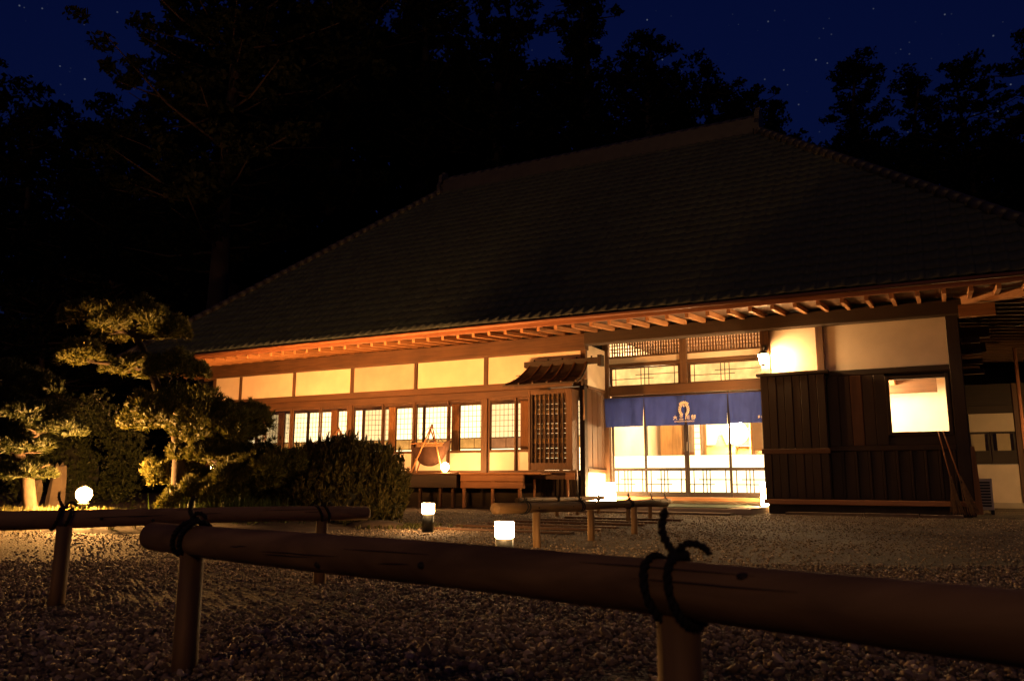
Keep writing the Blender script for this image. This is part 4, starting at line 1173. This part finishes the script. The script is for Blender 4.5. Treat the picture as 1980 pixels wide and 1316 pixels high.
def stones():
    def slab(name, c, ring, h, tilt, label, seed):
        g = random.Random(seed); n = len(ring); lv = [(0, 1.0), (.35, 1.02), (.72, .86), (.93, .62), (1.0, .38)]; v = []; f = []
        for u, k in lv:
            for p, q in ring: v.append((c[0] + p * k * (1 + g.uniform(-.07, .07)) + tilt[0] * u, c[1] + q * k * (1 + g.uniform(-.07, .07)) + tilt[1] * u, -.05 + h * u + (g.uniform(-.04, .03) if u > .5 else 0)))
        for i in range(len(lv) - 1):
            for k in range(n): f.append((i * n + k, i * n + (k + 1) % n, (i + 1) * n + (k + 1) % n, (i + 1) * n + k))
        f.append(tuple((len(lv) - 1) * n + k for k in range(n)))
        m = MB(); m.add(v, f); obj(name, m, 'stone', label=label, cat='rock')
    slab('standing_stone', (-11.5, 7.45), [(-.12, -.06), (.02, -.10), (.13, -.03), (.10, .08), (-.03, .10), (-.13, .04)], .80, (.05, .02), 'upright pale standing stone left of the floodlight', 3)
    slab('garden_rock', (-11.86, 7.26), [(-.15, -.05), (.0, -.10), (.14, -.05), (.12, .07), (-.05, .10), (-.16, .04)], .55, (.14, .06), 'pointed rock leaning behind the upright standing stone', 5)
    m = MB().ball((-5.75, 7.55, -.02), .42, .3, .10, 18, 7); obj('soil_mound', m, 'soil', smooth=True, kind='structure')
    m = MB().ball((-7.9, 6.8, -.06), 2.3, 1.8, .16, 28, 8); obj('garden_bed', m, 'soil', smooth=True, kind='structure')
stones()

# ------------------------------------------------------------------ right of the house: annex, condenser, brooms, cable
def annex():
    y = 22.0
    t = thing('annex', (1.2, y, 0), 'small cream annex seen past the right corner of the house', 'building')
    obj('wall', B(.32, 1.42, y, y + .1, .12, .98), 'plaster', t)
    obj('wall', B(.47, 1.38, y + .01, y + .1, 1.74, 2.16), 'cream', t)
    obj('wall', B(1.5, 4.5, y, y + .1, .12, 2.9), 'darkX', t)
    obj('base', B(.32, 4.5, y - .25, y + .1, 0, .118), 'concrete', t)
    obj('post', CB(1.385, 1.49, y - .05, y + .1, .12, 2.9), 'timberZ', t)
    obj('head_beam', CB(.32, 1.38, y - .02, y + .1, 2.165, 2.35), 'darkX', t)
    obj('gable', B(.32, 1.38, y, y + .1, 2.352, 2.9), 'darkX', t)
    for a, b in ((.36, .86), (.88, 1.37)):
        f = MB(); f.box(a, a + .04, y, y + .05, 1.0, 1.73); f.box(b - .04, b, y, y + .05, 1.0, 1.73); f.box(a + .04, b - .04, y, y + .05, 1.0, 1.3); f.box(a + .04, b - .04, y, y + .05, 1.69, 1.73)
        wn = obj('window', f, 'darkX', t); obj('pane', B(a + .04, b - .04, y + .02, y + .025, 1.3, 1.69), 'glass', wn)
        obj('blind', B(a + .12, b - .1, y + .06, y + .07, 1.3, 1.69), 'cream', wn)
    obj('sill', CB(.32, 1.38, y - .04, y + .05, .982, .998), 'grey_metal', t)
    m = MB(); m.add([(.2, y - .6, 2.78), (4.6, y - .6, 2.78), (4.6, y + 3, 4.3), (.2, y + 3, 4.3)], [(0, 1, 2, 3)]); obj('roof', m, 'tile', t)
    p = thing('porch_post', (1.30, 19.5, 0), 'slim reddish post at the right edge beside the annex', 'post')
    obj('shaft', CB(1.33, 1.39, 19.5, 19.56, .1, 3.3), 'fascia', p); obj('foot', CB(1.29, 1.43, 19.46, 19.6, 0, .1), 'stone', p)
annex()
def condenser():
    t = thing('air_conditioner', (.48, 16.9, 0), 'small outdoor air conditioner unit behind the corner of the house', 'air conditioner')
    f = MB(); f.cbox(.36, .62, 16.7, 17.2, .08, .62, .015)
    obj('case', f, 'aircon', t)
    m = MB()
    for k in range(9): m.box(.40, .585, 16.684, 16.698, .14 + k * .05, .165 + k * .05)
    obj('grille', m, 'black_metal', t)
    for x in (.38, .57): obj('foot', CB(x, x + .05, 16.72, 17.18, 0, .079), 'black_metal', t)
condenser()
obj('leaning_board', MB().bar((.38, 15.9, .02), (.335, 15.92, 1.15), .10, .03, up=(0, 1, 0)), 'paleZ', label='orange-brown board leaning against the side wall', cat='board')
def broom(top, mid, foot, label):
    t = thing('bamboo_broom', foot, label, 'broom', 'brooms against the wing wall')
    top, mid, foot = Vector(top), Vector(mid), Vector(foot)
    obj('handle', MB().tube([top, mid], .011, 8), 'paleZ', t, True)
    n = 70; m = MB(); d = (foot - mid)
    for _ in range(n):
        o_ = Vector((random.gauss(0, .045), random.gauss(0, .03), random.uniform(-.02, .05)))
        m.tube([mid + Vector((random.gauss(0, .008), random.gauss(0, .008), random.uniform(-.03, .05))), foot + o_ + Vector((0, 0, .02))], [.005, .003], 4)
    obj('bristle', m, 'straw', t)
    obj('binding', MB().tube([mid + d * .04, mid + d * .12], [.02, .024], 10), 'rope', t, True)
broom((-.13, 14.97, 1.36), (-.01, 14.82, .60), (.05, 14.72, .03), 'bamboo broom leaning on the wing wall, left of the pair')
broom((-.06, 14.97, 1.36), (.12, 14.80, .60), (.26, 14.68, .03), 'bamboo broom leaning at a wider angle, right of the pair')
def cable():
    pts = []
    for i in range(14):
        u = i / 13; pts.append((.35 + 1.8 * u, 14.9 + .6 * u, 3.22 - .42 * math.sin(math.pi * min(1, u * 1.15)) + .55 * u))
    obj('cable', MB().tube(pts, .012, 6), 'black_metal', smooth=True, label='black cable sagging below the eave at the right corner', cat='cable')
cable()

# ------------------------------------------------------------------ forest behind the house
def forest_tree(x, y, h, r, kind, label, lo=.25, seed=0):
    g = np.random.default_rng(100 + seed); zb = hill_z(x, y) - .3
    t = thing('forest_tree', (x, y, zb), label, 'tree', 'dark forest trees behind the house')
    top = zb + h
    tr = [(x, y, zb)]
    for i in range(1, 7): tr.append((x + g.normal(0, .15 * i / 3), y + g.normal(0, .15 * i / 3), zb + (h - .6) * i / 6))
    cl = []; br = MB().tube(tr, list(np.linspace(.02 * h + .05, .05, 7)), 9)
    u = lo
    while u < .985:
        v_ = (u - lo) / (1 - lo)
        if kind == 'cone': rr = r * (1 - v_) ** .75 + .35
        elif kind == 'column': rr = r * (1 - v_ ** 3) ** .6 * (.72 + .28 * math.sin(v_ * 11 + seed)) + .3
        else: rr = r * math.sin(math.pi * min(.95, .25 + .70 * v_)) ** .6
        nb = int(3 + rr * 1.1 + g.uniform(0, 2)); a0 = g.uniform(0, 6.28)
        for k in range(nb):
            a = a0 + 6.283 * k / nb + g.normal(0, .25); L = rr * g.uniform(.45, 1.18); z0 = zb + h * u + g.normal(0, .35)
            rise = g.normal(.10, .16); tip = np.array((x + L * math.cos(a), y + L * math.sin(a), z0 + L * rise))
            br.tube([(x, y, z0 - .1), tuple((np.array((x, y, z0)) + tip) / 2 + np.array((0, 0, -.08 * L))), tuple(tip)], [.06, .045, .015], 4, False)
            nc = max(2, int(L * 1.25))
            for q in range(nc):
                w_ = .28 + .78 * (q + g.uniform(0, 1)) / nc
                c = np.array((x, y, z0)) * (1 - w_) + tip * w_ + g.normal(0, .16 + .05 * L, 3) * np.array((1, 1, .6)) + np.array((0, 0, .12))
                cl.append((c, g.uniform(.28, .80) * (.62 + r * .07)))
        u += g.uniform(.55, 1.25) * (1.05 + .06 * r) / h
    cl.append((np.array((x, y, top - .5)), .55)); cl.append((np.array((x + .2, y, top - 1.1)), .8))
    P = []
    for c, s in cl:
        m_ = int(95 * s * s + 34)
        d = g.normal(0, 1, (m_, 3)); d /= np.linalg.norm(d, axis=1, keepdims=True)
        P.append(c + d * (s * g.uniform(.1, 1.15, (m_, 1)) ** .6) * np.array((1.0, 1.0, .55)))
    obj('trunk', br, 'bark_forest', t, True)
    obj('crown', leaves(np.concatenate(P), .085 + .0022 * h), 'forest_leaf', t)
FT = [(-51.2, 25.4, 26.6, 2.6, 'round', 'round-topped dark tree at the far left edge of the skyline', .15),
      (-47.6, 27.0, 23.0, 2.2, 'round', 'lower rounded tree beside the gap of sky on the left', .1),
      (-42.6, 28.6, 21.8, 4.2, 'round', 'low bushy tree closing the bottom of the left sky gap', .1),
      (-34.5, 27.0, 17.0, 4.0, 'round', 'dark tree in the shade left of the big trunk', .05),
      (-26.6, 24.4, 33, 5.4, 'column', 'biggest dark tree, rising out of the frame at upper left', .30),
      (-24.4, 21.4, 24, 4.5, 'round', 'tall tree whose reddish trunk shows above the left roof slope', .42),
      (-24.9, 28.5, 29, 5.2, 'column', 'tall tree behind the left roof hip, leaving the frame at the top', .18),
      (-22.5, 32.5, 30, 4.6, 'column', 'tall pointed tree between the big left tree and the ridge', .15),
      (-18.8, 33.8, 29, 4.4, 'column', 'broad tree above the left end of the ridge', .15),
      (-22.3, 37.0, 24, 3.6, 'round', 'tree with sky showing through above the left ridge end', .15),
      (-15.6, 36.9, 27.5, 3.5, 'column', 'tall tree above the middle of the ridge, touching the top of the frame', .15),
      (-14.0, 43.5, 27.0, 4.4, 'round', 'round-headed tree right of the tallest one above the ridge', .15),
      (-11.7, 48.0, 27.2, 4.4, 'round', 'second round-headed tree above the right part of the ridge', .15),
      (-9.7, 48.6, 25.0, 3.2, 'round', 'tree just left of the right ridge end', .15),
      (-7.6, 47.0, 22.8, 1.9, 'cone', 'small pointed tree right of the ridge end', .2),
      (-3.5, 52.6, 27.6, 4.3, 'column', 'free-standing shaggy tree in the middle of the right-hand sky', .2),
      (-0.2, 54.4, 26.6, 3.4, 'column', 'narrower tree standing right of the shaggy free-standing one', .2),
      (2.4, 52.2, 25.2, 3.2, 'round', 'round-topped tree between the narrow one and the right edge', .2),
      (6.0, 48.0, 25.5, 4.2, 'column', 'tall dark tree at the right edge of the picture', .15),
      (-30.5, 33.0, 27, 5.0, 'round', 'broad tree in the second row behind the biggest left tree', .05),
      (-19.0, 40.0, 25, 4.6, 'round', 'tree in the second row closing the gaps above the ridge', .05),
      (-27.5, 38.0, 30, 5.5, 'round', 'tall tree in the second row behind the left roof hip', .05),
      (-12.5, 38.5, 22.5, 3.4, 'round', 'lower tree in the second row above the middle of the ridge', .05),
      (-33.5, 23.5, 13.0, 3.6, 'round', 'low dark tree left of the reddish trunk', .02),
      (-48.5, 32.0, 20.5, 5.5, 'round', 'dark tree filling the lower left background', .02),
      (-41.0, 33.0, 20.0, 5.0, 'round', 'dark tree low in the left background under the sky gap', .02),
      (-37.0, 30.0, 18.5, 4.6, 'round', 'dark tree in the shadow between the pine top and the big tree', .02),
      (-30.0, 27.5, 14.0, 4.6, 'round', 'dark low tree just left of the left roof hip', .02),
      (-33.0, 20.0, 8.0, 3.2, 'round', 'low dark thicket tree right behind the pine top', .02),
      (-1.0, 60.0, 23.5, 4.6, 'round', 'second-row tree closing the foot of the right-hand trees', .02),
      (5.0, 58.0, 22.5, 5.0, 'round', 'second-row tree low beside the right edge', .02),
      (-5.5, 62.0, 20.5, 3.2, 'round', 'low second-row tree peeking over the right roof hip', .02),
      (9.5, 40.0, 13.0, 3.5, 'round', 'low dark tree behind the right roof hip', .1)]
for i, (x, y, h, r, k, lab, lo) in enumerate(FT): forest_tree(x, y, h - hill_z(x, y) + .3, r, k, lab, lo, i)

def distant_wood():
    g = np.random.default_rng(5); key = [(-80, 34), (-64, 37), (-60, 34.5), (-56, 33.5), (-52, 36), (-45, 40), (-35, 39), (-25, 35), (-14, 28), (-7, 27), (8, 30), (18, 32)]
    P = []
    for _ in range(4200):
        x = g.uniform(-72, 18); y = 27 + (x + 62) * .52 + g.uniform(6, 14)
        tz = np.interp(x, [k[0] for k in key], [k[1] for k in key]) * .90 + 1.2 * math.sin(x * 1.3) + .8 * math.sin(x * 3.1)
        z = hill_z(x, y) * .5 + (tz - 2) * g.uniform(0, 1) ** .8
        c = np.array((x, y, z)); s_ = g.uniform(.7, 1.8); m_ = 42
        d = g.normal(0, 1, (m_, 3)); d /= np.linalg.norm(d, axis=1, keepdims=True)
        P.append(c + d * (s_ * g.uniform(.1, 1.1, (m_, 1)) ** .6) * np.array((1, 1, .6)))
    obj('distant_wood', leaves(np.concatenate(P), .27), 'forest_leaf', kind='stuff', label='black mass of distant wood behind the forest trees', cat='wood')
distant_wood()
